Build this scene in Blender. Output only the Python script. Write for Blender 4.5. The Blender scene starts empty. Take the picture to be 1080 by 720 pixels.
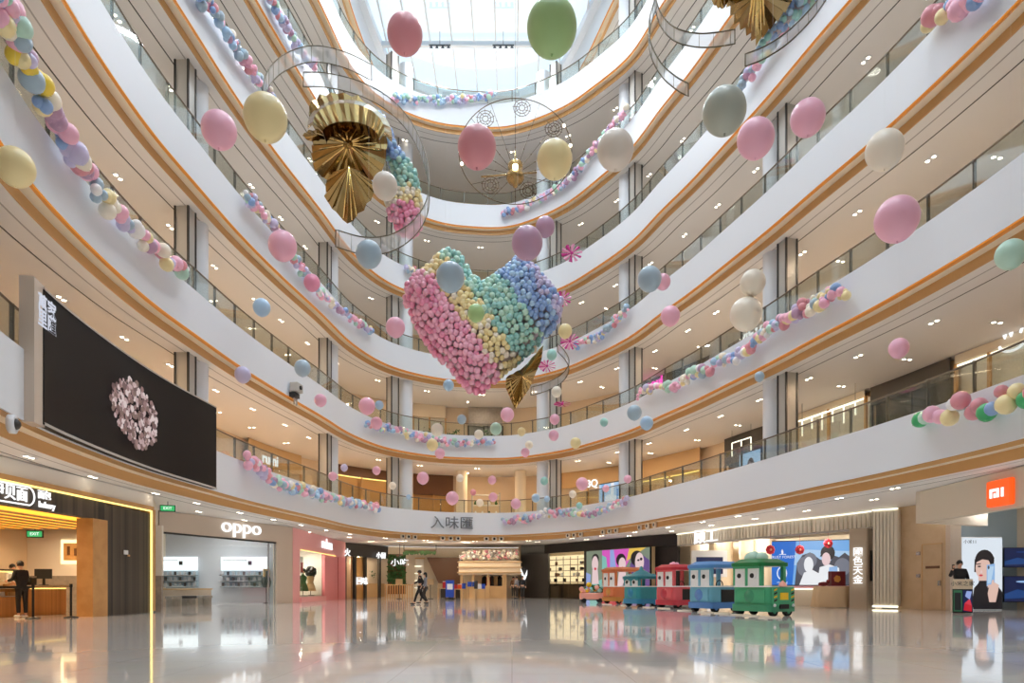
LIGHT_SPOT = 700
LIGHT_GAL = {2: 0, 3: 90, 4: 62, 5: 28, 6: 16, 7: 12, 8: 10}
SKY, EXPO, EDGE_FILL = 1.6, 0.12, 44
import bpy, math, random
from mathutils import Vector, Matrix
C = bpy.context.scene.collection
PI = math.pi
RND = random.Random(7)
F, CX, HY, H = 720.0, 540.0, 618.0, 0.93      # focal length in px, optical axis column, horizon row, eye height
def P(x, y, Y):                                # a point of the place seen in column x, row y at distance Y
    return Vector(((x-CX)/F*Y, Y, H+(HY-y)/F*Y))
def R(x, Y): return Vector(((x-CX)/F*Y, Y))    # the same in plan
# ---------------------------------------------------------------- materials
def lin(c):
    r = []
    for v in c:
        v = v/255.0
        r.append(v/12.92 if v <= .04045 else ((v+.055)/1.055)**2.4)
    return (r[0], r[1], r[2], 1)
MATS = {}
def mat(name, col, rough=.5, metal=0, emit=None, estr=1.0, spec=.5, bump=None, noise=None, trans=0):
    if name in MATS: return MATS[name]
    m = bpy.data.materials.new(name); m.use_nodes = True
    nt = m.node_tree; b = nt.nodes['Principled BSDF']
    b.inputs['Base Color'].default_value = lin(col)
    b.inputs['Roughness'].default_value = rough
    b.inputs['Metallic'].default_value = metal
    b.inputs['Specular IOR Level'].default_value = spec
    if trans: b.inputs['Transmission Weight'].default_value = trans
    if emit is not None:
        b.inputs['Emission Color'].default_value = lin(emit)
        b.inputs['Emission Strength'].default_value = estr
    if noise:                                   # (scale, second colour, factor)
        t = nt.nodes.new('ShaderNodeTexCoord'); n = nt.nodes.new('ShaderNodeTexNoise')
        n.inputs['Scale'].default_value = noise[0]; n.inputs['Detail'].default_value = 4
        mx = nt.nodes.new('ShaderNodeMix'); mx.data_type = 'RGBA'
        mp = nt.nodes.new('ShaderNodeMapRange'); mp.inputs[1].default_value = .4; mp.inputs[2].default_value = .65
        mp.inputs[4].default_value = noise[2]
        nt.links.new(t.outputs['Object'], n.inputs['Vector']); nt.links.new(n.outputs['Fac'], mp.inputs[0])
        nt.links.new(mp.outputs[0], mx.inputs[0])
        mx.inputs[6].default_value = lin(col); mx.inputs[7].default_value = lin(noise[1])
        nt.links.new(mx.outputs[2], b.inputs['Base Color'])
    if bump:
        t = nt.nodes.new('ShaderNodeTexCoord'); n = nt.nodes.new('ShaderNodeTexNoise')
        n.inputs['Scale'].default_value = bump[0]
        bp = nt.nodes.new('ShaderNodeBump'); bp.inputs['Strength'].default_value = bump[1]
        nt.links.new(t.outputs['Object'], n.inputs['Vector']); nt.links.new(n.outputs['Fac'], bp.inputs['Height'])
        nt.links.new(bp.outputs['Normal'], b.inputs['Normal'])
    MATS[name] = m
    return m
def glow(name, col, s): return mat(name, (20, 20, 20), emit=col, estr=s)
def glass_mat(name, tint, refl):
    m = bpy.data.materials.new(name); m.use_nodes = True; nt = m.node_tree
    for n in list(nt.nodes): nt.nodes.remove(n)
    o = nt.nodes.new('ShaderNodeOutputMaterial'); mx = nt.nodes.new('ShaderNodeMixShader')
    tr = nt.nodes.new('ShaderNodeBsdfTransparent'); gl = nt.nodes.new('ShaderNodeBsdfGlossy')
    fr = nt.nodes.new('ShaderNodeLayerWeight'); fr.inputs['Blend'].default_value = .25
    mu = nt.nodes.new('ShaderNodeMath'); mu.operation = 'MULTIPLY'; mu.inputs[1].default_value = refl
    tr.inputs['Color'].default_value = lin(tint); gl.inputs['Roughness'].default_value = .03
    nt.links.new(fr.outputs['Fresnel'], mu.inputs[0]); nt.links.new(mu.outputs[0], mx.inputs[0])
    nt.links.new(tr.outputs[0], mx.inputs[1]); nt.links.new(gl.outputs[0], mx.inputs[2])
    nt.links.new(mx.outputs[0], o.inputs['Surface']); MATS[name] = m
    return m
def stripes_mat(name, c1, c2, scale, axis='X', rough=.5):
    """vertical strips with a per-strip tone and dark joints: timber slats"""
    m = mat(name, c1, rough); nt = m.node_tree; b = nt.nodes['Principled BSDF']
    t = nt.nodes.new('ShaderNodeTexCoord'); sp = nt.nodes.new('ShaderNodeSeparateXYZ')
    nt.links.new(t.outputs['Object'], sp.inputs[0])
    ad = nt.nodes.new('ShaderNodeMath'); ad.operation = 'ADD'
    nt.links.new(sp.outputs[0], ad.inputs[0]); nt.links.new(sp.outputs[1], ad.inputs[1])
    mu = nt.nodes.new('ShaderNodeMath'); mu.operation = 'MULTIPLY'; mu.inputs[1].default_value = scale
    if axis == 'Y': nt.links.new(sp.outputs[1], mu.inputs[0])
    elif axis == 'X': nt.links.new(sp.outputs[0], mu.inputs[0])
    else: nt.links.new(ad.outputs[0], mu.inputs[0])
    fl = nt.nodes.new('ShaderNodeMath'); fl.operation = 'FLOOR'; nt.links.new(mu.outputs[0], fl.inputs[0])
    wn = nt.nodes.new('ShaderNodeTexWhiteNoise'); wn.noise_dimensions = '1D'; nt.links.new(fl.outputs[0], wn.inputs['W'])
    mx = nt.nodes.new('ShaderNodeMix'); mx.data_type = 'RGBA'
    mx.inputs[6].default_value = lin(c1); mx.inputs[7].default_value = lin(c2)
    nt.links.new(wn.outputs['Value'], mx.inputs[0]); nt.links.new(mx.outputs[2], b.inputs['Base Color'])
    return m
# ---------------------------------------------------------------- mesh builder
class MB:
    def __init__(s): s.v = []; s.f = []; s.m = []; s.s = []; s.mats = []
    def mi(s, m):
        if isinstance(m, str): m = MATS[m]
        if m not in s.mats: s.mats.append(m)
        return s.mats.index(m)
    def add(s, vs, fs, m, smooth=False):
        b = len(s.v); i = s.mi(m)
        s.v.extend([tuple(v) for v in vs])
        for f in fs: s.f.append(tuple(b+k for k in f)); s.m.append(i); s.s.append(smooth)
        return s
    def box(s, c, d, m, rz=0):
        x, y, z = d[0]/2, d[1]/2, d[2]/2; cs, sn = math.cos(rz), math.sin(rz)
        vs = [(c[0]+a*x*cs-b*y*sn, c[1]+a*x*sn+b*y*cs, c[2]+e*z) for e in (-1, 1) for a, b in ((-1, -1), (1, -1), (1, 1), (-1, 1))]
        return s.add(vs, [(3, 2, 1, 0), (4, 5, 6, 7), (0, 1, 5, 4), (1, 2, 6, 5), (2, 3, 7, 6), (3, 0, 4, 7)], m)
    def wall(s, p, q, z0, z1, m, t=.12, side=0):     # upright slab between two plan points
        p, q = Vector(p[:2]), Vector(q[:2]); d = (q-p); L = d.length; rz = math.atan2(d.y, d.x)
        n = Vector((-d.y, d.x))/L*t/2*side; c = (p+q)/2+n
        return s.box((c.x, c.y, (z0+z1)/2), (L, t, z1-z0), m, rz)
    def prism(s, poly, z0, z1, m):
        n = len(poly)
        vs = [(p[0], p[1], z0) for p in poly]+[(p[0], p[1], z1) for p in poly]
        return s.add(vs, [tuple(range(n-1, -1, -1)), tuple(range(n, 2*n))]+[(i, (i+1) % n, n+(i+1) % n, n+i) for i in range(n)], m)
    def cone(s, p, q, r0, r1, m, n=12, smooth=True):
        p, q = Vector(p), Vector(q); d = (q-p).normalized()
        a = d.orthogonal().normalized(); b = d.cross(a); vs = []
        for c, r in ((p, r0), (q, r1)):
            for i in range(n): t = 2*PI*i/n; vs.append(c+a*r*math.cos(t)+b*r*math.sin(t))
        s.add(vs, [(i, (i+1) % n, n+(i+1) % n, n+i) for i in range(n)], m, smooth)
        s.add(vs[:n], [tuple(range(n-1, -1, -1))], m); s.add(vs[n:], [tuple(range(n))], m)
        return s
    def tube(s, pts, r, m, n=6, closed=False):
        pts = [Vector(p) for p in pts]; N = len(pts); vs = []; a = None
        for i, p in enumerate(pts):
            d = (pts[(i+1) % N]-pts[i-1]) if closed else (pts[min(i+1, N-1)]-pts[max(i-1, 0)])
            d.normalize()
            if a is None: a = d.orthogonal().normalized()
            a = (a-d*a.dot(d)).normalized(); b = d.cross(a)
            for k in range(n): t = 2*PI*k/n; vs.append(p+a*r*math.cos(t)+b*r*math.sin(t))
        fs = []
        for i in range(N if closed else N-1):
            j = (i+1) % N
            for k in range(n): fs.append((i*n+k, i*n+(k+1) % n, j*n+(k+1) % n, j*n+k))
        if not closed: fs += [tuple(range(n-1, -1, -1)), tuple((N-1)*n+k for k in range(n))]
        return s.add(vs, fs, m, True)
    def lathe(s, prof, m, c=(0, 0, 0), n=24, axis='Z'):
        vs = []; k = len(prof)
        for i in range(n):
            t = 2*PI*i/n
            for r, z in prof:
                x, y = r*math.cos(t), r*math.sin(t)
                vs.append((c[0]+x, c[1]+y, c[2]+z) if axis == 'Z' else (c[0]+x, c[1]+z, c[2]+y))
        fs = [(i*k+j, ((i+1) % n)*k+j, ((i+1) % n)*k+j+1, i*k+j+1) for i in range(n) for j in range(k-1)]
        if axis != 'Z': fs = [f[::-1] for f in fs]
        return s.add(vs, fs, m, True)
    def ball(s, c, r, m, n=16, k=10):
        if not hasattr(r, '__len__'): r = (r, r, r)
        vs = [(c[0], c[1], c[2]-r[2])]; 
        for j in range(1, k):
            a = -PI/2+PI*j/k
            for i in range(n):
                t = 2*PI*i/n; vs.append((c[0]+r[0]*math.cos(a)*math.cos(t), c[1]+r[1]*math.cos(a)*math.sin(t), c[2]+r[2]*math.sin(a)))
        vs.append((c[0], c[1], c[2]+r[2])); L = len(vs)-1
        fs = [(0, 1+(i+1) % n, 1+i) for i in range(n)]+[(L, L-n+i, L-n+(i+1) % n) for i in range(n)]
        for j in range(k-2):
            for i in range(n):
                a, b = 1+j*n+i, 1+j*n+(i+1) % n; fs.append((a, b, b+n, a+n))
        return s.add(vs, fs, m, True)
    def mesh(s, name):
        me = bpy.data.meshes.new(name); me.from_pydata(s.v, [], s.f)
        for m in s.mats: me.materials.append(m)
        me.polygons.foreach_set('material_index', s.m); me.polygons.foreach_set('use_smooth', s.s)
        me.update(); return me
# ---------------------------------------------------------------- scene objects
def tag(o, label=None, cat=None, group=None, kind=None):
    if label: o['label'] = label
    if cat: o['category'] = cat
    if group: o['group'] = group
    if kind: o['kind'] = kind
    return o
def obj(name, mb, parent=None, label=None, bevel=0):
    me = mb if isinstance(mb, bpy.types.Mesh) else mb.mesh(name)
    o = bpy.data.objects.new(name, me); C.objects.link(o)
    if parent is not None:
        o.parent = parent
        if parent.type == 'EMPTY': o.matrix_parent_inverse = Matrix.Translation(-parent.location)
    if label: o['label'] = label
    if bevel:
        b = o.modifiers.new('bevel', 'BEVEL'); b.width = bevel; b.segments = 3; b.limit_method = 'ANGLE'
    return o
def struct(name, mb): return tag(obj(name, mb), kind='structure')
def thing(name, label, cat, loc=(0, 0, 0), group=None):
    o = bpy.data.objects.new(name, None); C.objects.link(o); o.location = loc; o.empty_display_size = .2
    return tag(o, label, cat, group)
def solo(name, mb, label, cat, group=None, bevel=0): return tag(obj(name, mb, bevel=bevel), label, cat, group)
def dup(root, loc, rz=None, label=None, group=None):
    r = root.copy(); C.objects.link(r); r.location = loc
    if rz is not None: r.rotation_euler = (0, 0, rz)
    if label: r['label'] = label
    if group: r['group'] = group
    for ch in list(root.children):
        c = ch.copy(); C.objects.link(c); c.parent = r
        for g in list(ch.children):
            d = g.copy(); C.objects.link(d); d.parent = c
    return r
def text(name, body, size, pos, right, m, parent=None, ext=.02, align='CENTER', up=(0, 0, 1), bold=0, sx=1.0):
    cu = bpy.data.curves.new(name, 'FONT'); cu.body = body; cu.size = size; cu.extrude = ext
    cu.align_x = align; cu.align_y = 'CENTER'; cu.offset = bold; cu.resolution_u = 4
    o = bpy.data.objects.new(name, cu); C.objects.link(o)
    bpy.context.view_layer.update()
    me = bpy.data.meshes.new_from_object(o.evaluated_get(bpy.context.evaluated_depsgraph_get()))
    bpy.data.objects.remove(o); bpy.data.curves.remove(cu)
    r = Vector(right).normalized(); u = Vector(up).normalized(); n = r.cross(u)
    M = Matrix(((r.x*sx, u.x, n.x, pos[0]), (r.y*sx, u.y, n.y, pos[1]), (r.z*sx, u.z, n.z, pos[2]), (0, 0, 0, 1)))
    me.transform(M); me.materials.clear(); me.materials.append(MATS[m] if isinstance(m, str) else m)
    me.name = name
    return obj(name, me, parent)
def el(cx, cy, rx, ry, n=20, a0=0, a1=2*PI): 
    return [(cx+rx*math.cos(a0+(a1-a0)*i/n), cy+ry*math.sin(a0+(a1-a0)*i/n)) for i in range(n)]
def picture(mb, org, right, W, Hh, shapes, up=(0, 0, 1), step=.003):
    """flat artwork: polygons in 0..1 coordinates laid one over the other on a panel"""
    r = Vector(right).normalized(); u = Vector(up); n = r.cross(u); o = Vector(org)
    for i, (m, poly) in enumerate(shapes):
        vs = [o+r*(a*W)+u*(b*Hh)+n*(step*(i+1)) for a, b in poly]
        mb.add(vs, [tuple(range(len(vs)))], m)
FULL = [(0, 0), (1, 0), (1, 1), (0, 1)]
# ---------------------------------------------------------------- the plan of the atrium
def catmull(pts, per=12, closed=True):
    out = []; n = len(pts); pts = [Vector(p) for p in pts]
    for i in range(n if closed else n-1):
        if closed: a, b, c, d = pts[i-1], pts[i], pts[(i+1) % n], pts[(i+2) % n]
        else: a, b, c, d = pts[max(i-1, 0)], pts[i], pts[i+1], pts[min(i+2, n-1)]
        for k in range(per):
            t = k/per
            out.append(.5*((2*b)+(c-a)*t+(2*a-5*b+4*c-d)*t*t+(3*b-a-3*c+d)*t**3))
    if not closed: out.append(pts[-1])
    return out
def resample(pts, step, closed=True):
    q = pts+[pts[0]] if closed else pts
    L = [0]
    for i in range(1, len(q)): L.append(L[-1]+(q[i]-q[i-1]).length)
    n = max(2, int(round(L[-1]/step))); out = []; j = 0
    for i in range(n if closed else n+1):
        t = L[-1]*i/n
        while j < len(L)-2 and L[j+1] < t: j += 1
        w = (t-L[j])/max(1e-9, L[j+1]-L[j]); out.append(q[j].lerp(q[j+1], w))
    return out
LEFT = [(-6.0, -4), (-6.3, 0), (-7.0, 4), (-8.3, 8), (-9.6, 11.2), (-10.5, 14), (-11.0, 16), (-11.4, 18.9), (-11.6, 22), (-11.5, 24.7), (-11.3, 28.5), (-10.85, 32.4), (-10.2, 36.7)]
FARR = [(-9.6, 41.3), (-8.1, 45.4), (-5.3, 48), (-2.7, 48.7), (0, 48.6), (3.2, 46.2), (5.2, 43.3)]
RIGHT = [(6.94, 40), (7.95, 36.7), (8.85, 34.1), (9.6, 31.4), (10.5, 28.1), (11.2, 25), (11.8, 22.6), (12.3, 19.9), (12.65, 17.2), (12.8, 14), (12.7, 10), (12.3, 5), (11.3, 0), (9, -4), (4, -6.5), (-2, -6.8)]
class Contour:
    def __init__(s, pts):
        q = resample(catmull(pts), .5)
        for _ in range(3): q = [(q[i-1]+q[i]*2+q[(i+1) % len(q)])/4 for i in range(len(q))]
        s.p = q; n = len(q); s.n = []
        for i in range(n):
            d = (q[(i+1) % n]-q[i-1]).normalized(); s.n.append(Vector((-d.y, d.x)))
        for _ in range(4): s.n = [(s.n[i-1]+s.n[i]*2+s.n[(i+1) % n]).normalized() for i in range(n)]
    def at(s, i, off=0):
        n = len(s.p); k = int(math.floor(i)); w = i-k
        return s.p[k % n].lerp(s.p[(k+1) % n], w)+(s.n[k % n].lerp(s.n[(k+1) % n], w)).normalized()*off
    def normal(s, i):
        n = len(s.p); k = int(math.floor(i)); return s.n[k % n].lerp(s.n[(k+1) % n], i-k).normalized()
    def idx(s, x, off=0):                         # where the sight line of column x crosses the offset line
        u = (x-CX)/F; best = None; n = len(s.p)
        for i in range(n):
            a, b = s.at(i, off), s.at(i+1, off)
            fa, fb = a.x-u*a.y, b.x-u*b.y
            if fa*fb <= 0 and fa != fb and min(a.y, b.y) > 3:
                w = fa/(fa-fb); Y = a.y+(b.y-a.y)*w
                if best is None or Y < best[0]: best = (Y, i+w)
        return best[1]
    def hit(s, x, off=0): return s.at(s.idx(x, off), off)
    def line(s, off=0, i0=None, i1=None, step=1.0):
        if i0 is None: return [s.at(i, off) for i in range(len(s.p))]
        n = max(2, int(abs(i1-i0)/step)+1)
        return [s.at(i0+(i1-i0)*k/(n-1), off) for k in range(n)]
    def sweep(s, mb, prof, m, i0=None, i1=None, mats=None, step=1.0, cap=False):
        """sweep a (offset, height) profile round the atrium; every profile edge is its own smooth strip"""
        closed = i0 is None
        for j in range(len(prof)-1):
            (d0, z0), (d1, z1) = prof[j], prof[j+1]
            A = s.line(d0, i0, i1, step); B = s.line(d1, i0, i1, step); n = len(A)
            vs = [(p.x, p.y, z0) for p in A]+[(p.x, p.y, z1) for p in B]
            fs = [(i, (i+1) % n, n+(i+1) % n, n+i) for i in range(n if closed else n-1)]
            mb.add(vs, fs, mats[j] if mats else m, True)
        if cap and not closed:
            for ii in (i0, i1):
                vs = [(s.at(ii, d).x, s.at(ii, d).y, z) for d, z in prof[:-1]]
                mb.add(vs, [tuple(range(len(vs)))], mats[0] if mats else m)
        return mb
BASE = Contour(LEFT+FARR+RIGHT)
K7 = Contour([(x, y if y < 40 else 40+(y-40)*.72) for x, y in LEFT+FARR+RIGHT])
K8 = Contour(LEFT+[(-10.15, 43), (-9.8, 47.5), (-9, 51.5), (-6, 53.7), (-1, 54.2), (3.0, 52.5), (4.9, 48), (6.25, 42.9), (7.3, 39.5)]+RIGHT[1:])
DH, Z2 = 5.5, 4.6
def Z(n): return Z2+(n-2)*DH
def K(n): return K7 if n == 7 else K8 if n == 8 else BASE
# ---------------------------------------------------------------- materials of the building
mat('white_paint', (230, 234, 240), .45)
mat('ceiling_paint', (234, 230, 226), .7)
mat('cream_soffit', (238, 222, 196), .6)
mat('gold_strip', (222, 150, 66), .4)
mat('brown_trim', (206, 158, 98), .38)
mat('slot_dark', (70, 66, 62), .6)
mat('slot_grey', (176, 170, 164), .6)
mat('tan_wall', (224, 202, 174), .6)
mat('beige_wall', (222, 208, 188), .6)
mat('steel_dark', (62, 60, 57), .35, .3)
mat('post_grey', (116, 112, 104), .35, .5)
mat('cladding_grey', (188, 184, 176), .3)
mat('rail_bronze', (120, 108, 92), .3, .6)
mat('black', (22, 21, 22), .4)
mat('black_matt', (16, 15, 16), .8)
mat('mullion_white', (214, 220, 226), .4)
glow('led_amber', (255, 160, 55), .6)
glow('lamp_warm', (255, 236, 205), 14)
glow('lamp_cool', (235, 242, 255), 3)
glass_mat('rail_glass', (245, 249, 247), .4)
glass_mat('roof_glass', (238, 246, 250), .3)
glass_mat('shop_glass', (250, 252, 251), .14)
def floor_material():
    m = mat('polished_tiles', (206, 196, 186), .07); nt = m.node_tree; b = nt.nodes['Principled BSDF']
    t = nt.nodes.new('ShaderNodeTexCoord'); br = nt.nodes.new('ShaderNodeTexBrick')
    br.offset = 0; br.inputs['Scale'].default_value = 1; br.inputs['Brick Width'].default_value = 1.2; br.inputs['Row Height'].default_value = 1.2
    br.inputs['Mortar Size'].default_value = .004
    br.inputs['Color1'].default_value = lin((243, 236, 228)); br.inputs['Color2'].default_value = lin((236, 229, 220)); br.inputs['Mortar'].default_value = lin((206, 197, 188))
    nt.links.new(t.outputs['Object'], br.inputs['Vector'])
    n = nt.nodes.new('ShaderNodeTexNoise'); n.inputs['Scale'].default_value = 1.3; n.inputs['Detail'].default_value = 6; nt.links.new(t.outputs['Object'], n.inputs['Vector'])
    mx = nt.nodes.new('ShaderNodeMix'); mx.data_type = 'RGBA'; mx.blend_type = 'MULTIPLY'; mx.inputs[0].default_value = .12
    nt.links.new(br.outputs['Color'], mx.inputs[6]); nt.links.new(n.outputs['Color'], mx.inputs[7])
    hs = nt.nodes.new('ShaderNodeHueSaturation'); hs.inputs['Saturation'].default_value = .8; hs.inputs['Value'].default_value = 1.1; nt.links.new(mx.outputs[2], hs.inputs['Color'])
    nt.links.new(hs.outputs[0], b.inputs['Base Color'])
    b.inputs['Specular IOR Level'].default_value = .7
    b.inputs['Coat Weight'].default_value = .3; b.inputs['Coat Roughness'].default_value = .03
    n2 = nt.nodes.new('ShaderNodeTexNoise'); n2.inputs['Scale'].default_value = .7; bp = nt.nodes.new('ShaderNodeBump'); bp.inputs['Strength'].default_value = .012; bp.inputs['Distance'].default_value = .3
    nt.links.new(t.outputs['Object'], n2.inputs['Vector']); nt.links.new(n2.outputs['Fac'], bp.inputs['Height']); nt.links.new(bp.outputs['Normal'], b.inputs['Normal'])
floor_material()
# ---------------------------------------------------------------- ground floor
struct('floor', MB().box((0, 25, -.1), (60, 90, .2), 'polished_tiles'))
mb = MB(); BASE.sweep(mb, [(9.5, 0), (9.5, 4.2)], 'beige_wall'); struct('wall_ground', mb)
# ---------------------------------------------------------------- the six galleries
PROF = [(0.24, 1.57), (0, 1.57), (0, 0), (.05, 0), (.05, -.13), (.33, -.13), (.33, -.42)]
tn = 0
for n in range(2, 9):
    k, z = K(n), Z(n)
    mb = MB(); k.sweep(mb, [(.24, z+.9), (.24, z+1.57), (0, z+1.57), (0, z), (.05, z)], 'white_paint'); tn += 1; struct('trim_%d' % tn, mb)
    mb = MB(); k.sweep(mb, [(.05, z), (.05, z-.13), (.33, z-.13), (.33, z-.42), (.37, z-.42), (.37, z-.38)], None, mats=[MATS[x] for x in ('gold_strip' if n > 2 else 'brown_trim', 'cream_soffit', 'brown_trim', 'brown_trim', 'brown_trim')]); tn += 1; struct('trim_%d' % tn, mb)
    if n > 2: mb = MB(); k.sweep(mb, [(.012, z-.002), (.045, z-.03), (.012, z-.03), (.012, z-.002)], 'led_amber'); solo('led_strip', mb, 'thin amber strip light under the white edge of gallery %s from the floor' % ['', '', 'one', 'two', 'three', 'four', 'five', 'six', 'seven'][n], 'strip light', 'amber strip lights under the gallery edges')
    mb = MB(); k.sweep(mb, [(.37, z-.38), (9.5, z-.38)], 'ceiling_paint'); k.sweep(mb, [(1.35, z-.384), (1.40, z-.384)], 'slot_dark'); k.sweep(mb, [(.78, z-.384), (.83, z-.384)], 'slot_grey'); struct('ceiling', mb)
    if n < 8:
        mb = MB(); k.sweep(mb, [(.24, z+.9), (9.5, z+.9)], 'polished_tiles'); struct('floor', mb)
        mb = MB(); k.sweep(mb, [(6.2, z+.9), (6.2, z+DH-.38)], 'tan_wall'); struct('wall_gallery', mb)
    else:
        mb = MB(); k.sweep(mb, [(.0, z+1.57), (9.5, z+1.57)], 'white_paint'); struct('ceiling', mb)
# ---------------------------------------------------------------- columns and the dark guide frames beside them
COLS = [(206, 0), (348, 1), (428, 0), (573, 1), (661, 1), (817, 1)]
for x, _ in COLS:
    i = BASE.idx(x, 1.15); sgn = -1 if x < 540 else 1
    c = BASE.at(i, 1.15); mb = MB()
    mb.cone((c.x, c.y, 5.4), (c.x, c.y, Z(8)-.3), .48, .48, 'white_paint', 28); struct('pillar', mb)
    j = i+sgn*1.7; a, b = BASE.at(j, .95), BASE.at(j+sgn*1.05, .95); mb = MB()
    mb.wall(a, b, 5.4, Z(8)-.3, 'cladding_grey', .5)
    d = (b-a).normalized(); nn = Vector((-d.y, d.x)); rz = math.atan2(d.y, d.x)
    for q in (a, b):
        for s2 in (-1, 1):
            e = q+nn*s2*.25; mb.box((e.x, e.y, (5.4+Z(8)-.3)/2), (.07, .07, Z(8)-5.7), 'steel_dark', rz)
    struct('pillar', mb)
# ---------------------------------------------------------------- glass railings
ORD = ['', '', 'lowest', 'second', 'third', 'fourth', 'fifth', 'topmost']
for n in range(2, 8):
    k, z = K(n), Z(n)+1.57
    i0, i1 = k.idx(-60), k.idx(1140)
    if i0 > i1: i0 -= len(k.p)
    m0 = k.at(i0)
    t = thing('glass_railing', 'clear glass railing with bronze handrail and grey posts along the %s gallery' % ORD[n], 'railing', (m0.x, m0.y, z), 'glass railings of the galleries')
    mb = MB(); k.sweep(mb, [(.12, z), (.12, z+.84), (.135, z+.84), (.135, z), (.12, z)], 'rail_glass', i0, i1); obj('glass', mb, t)
    mb = MB(); mb.tube([(p.x, p.y, z+.88) for p in k.line(.13, i0, i1)], .032, 'rail_bronze', 8); obj('handrail', mb, t)
    cnt = int((i1-i0)*.5/1.65)
    for q in range(cnt+1):
        ii = i0+(i1-i0)*q/cnt; p = k.at(ii, .17); nn = k.normal(ii); rz = math.atan2(nn.y, nn.x)
        mb = MB(); mb.box((p.x, p.y, z+.46), (.09, .045, .94), 'post_grey', rz); mb.box((p.x-nn.x*.05, p.y-nn.y*.05, z+.86), (.06, .1, .05), 'post_grey', rz)
        obj('post', mb, t)
# ---------------------------------------------------------------- skylight
zr = Z(8)+1.75
mb = MB(); mb.prism([(p.x, p.y) for p in K8.line(.3)], zr+.35, zr+.36, 'roof_glass')
w = struct('window_1', mb)
ins = K8
mb = MB(); xs = [-12+i*1.55 for i in range(17)]
for x in xs: mb.box((x, 23, zr+.24), (.10, 64, .2), 'mullion_white')
obj('mullion', mb, w)
mb = MB()
for y in range(0, 60, 5): mb.box((0, y-5+3.5, zr+.05), (27, .26, .3), 'mullion_white')
obj('transom', mb, w)
mb = MB(); K8.sweep(mb, [(0, zr-.18), (-.45, zr-.18), (-.45, zr+.4), (0, zr+.4)], 'white_paint'); obj('frame', mb, w)
# spotlights hung in fours under the skylight
mat('fixture', (70, 74, 80), .4)
sp = [(-5.0, 47.3), (-.6, 47.3), (-4.6, 37), (3.4, 37), (-6, 27), (5, 27), (-5.5, 16), (5.5, 16), (-3, 6), (6, 6)]
for i, (x, y) in enumerate(sp):
    z = zr-1.0
    lab = ['cluster of four dark spotlights hung under the skylight, the left of two', 'cluster of four dark spotlights hung under the skylight, the right of two'][i] if i < 2 else 'cluster of four dark spotlights hung overhead from the skylight beams'
    t = thing('hanging_spotlight', lab, 'spotlight', (x, y, z), 'spotlights hung under the skylight')
    obj('rod', MB().cone((x, y, z+.05), (x, y, zr), .02, .02, 'fixture', 8), t)
    obj('bar', MB().box((x, y, z+.05), (1.5, .07, .07), 'fixture'), t)
    for q in range(4):
        xx = x-.6+q*.4; b = obj('lamp_head', MB().cone((xx, y, z+.04), (xx, y, z-.26), .07, .12, 'fixture', 14), t)
        obj('lens', MB().cone((xx, y, z-.262), (xx, y, z-.27), .1, .1, 'lamp_cool', 14), b)
    L = bpy.data.lights.new('spot_cluster', 'AREA'); L.shape = 'RECTANGLE'; L.size = 1.5; L.size_y = .3; L.energy = LIGHT_SPOT; L.color = (.92, .96, 1)
    lo = bpy.data.objects.new('spot_cluster_light', L); C.objects.link(lo); lo.location = (x, y, z-.3)
# added fill light, unseen behind the brown trim of the lowest edge, washing the ground floor ceiling and the shop fascias
i0, i1 = BASE.idx(-60), BASE.idx(1140)
if i0 > i1: i0 -= len(BASE.p)
for q in range(26):
    ii = i0+(i1-i0)*(q+.5)/26; p = BASE.at(ii, .46); nn = BASE.normal(ii)
    L = bpy.data.lights.new('edge_fill', 'AREA'); L.shape = 'RECTANGLE'; L.size = 2.4; L.size_y = .12; L.energy = EDGE_FILL*(1.6 if p.y > 38 else 1); L.color = (1, .88, .70)
    lo = bpy.data.objects.new('edge_fill', L); C.objects.link(lo); lo.location = (p.x, p.y, Z(2)-.26)
    lo.rotation_euler = Vector((nn.x, nn.y, .12)).to_track_quat('-Z', 'Y').to_euler()
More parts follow.
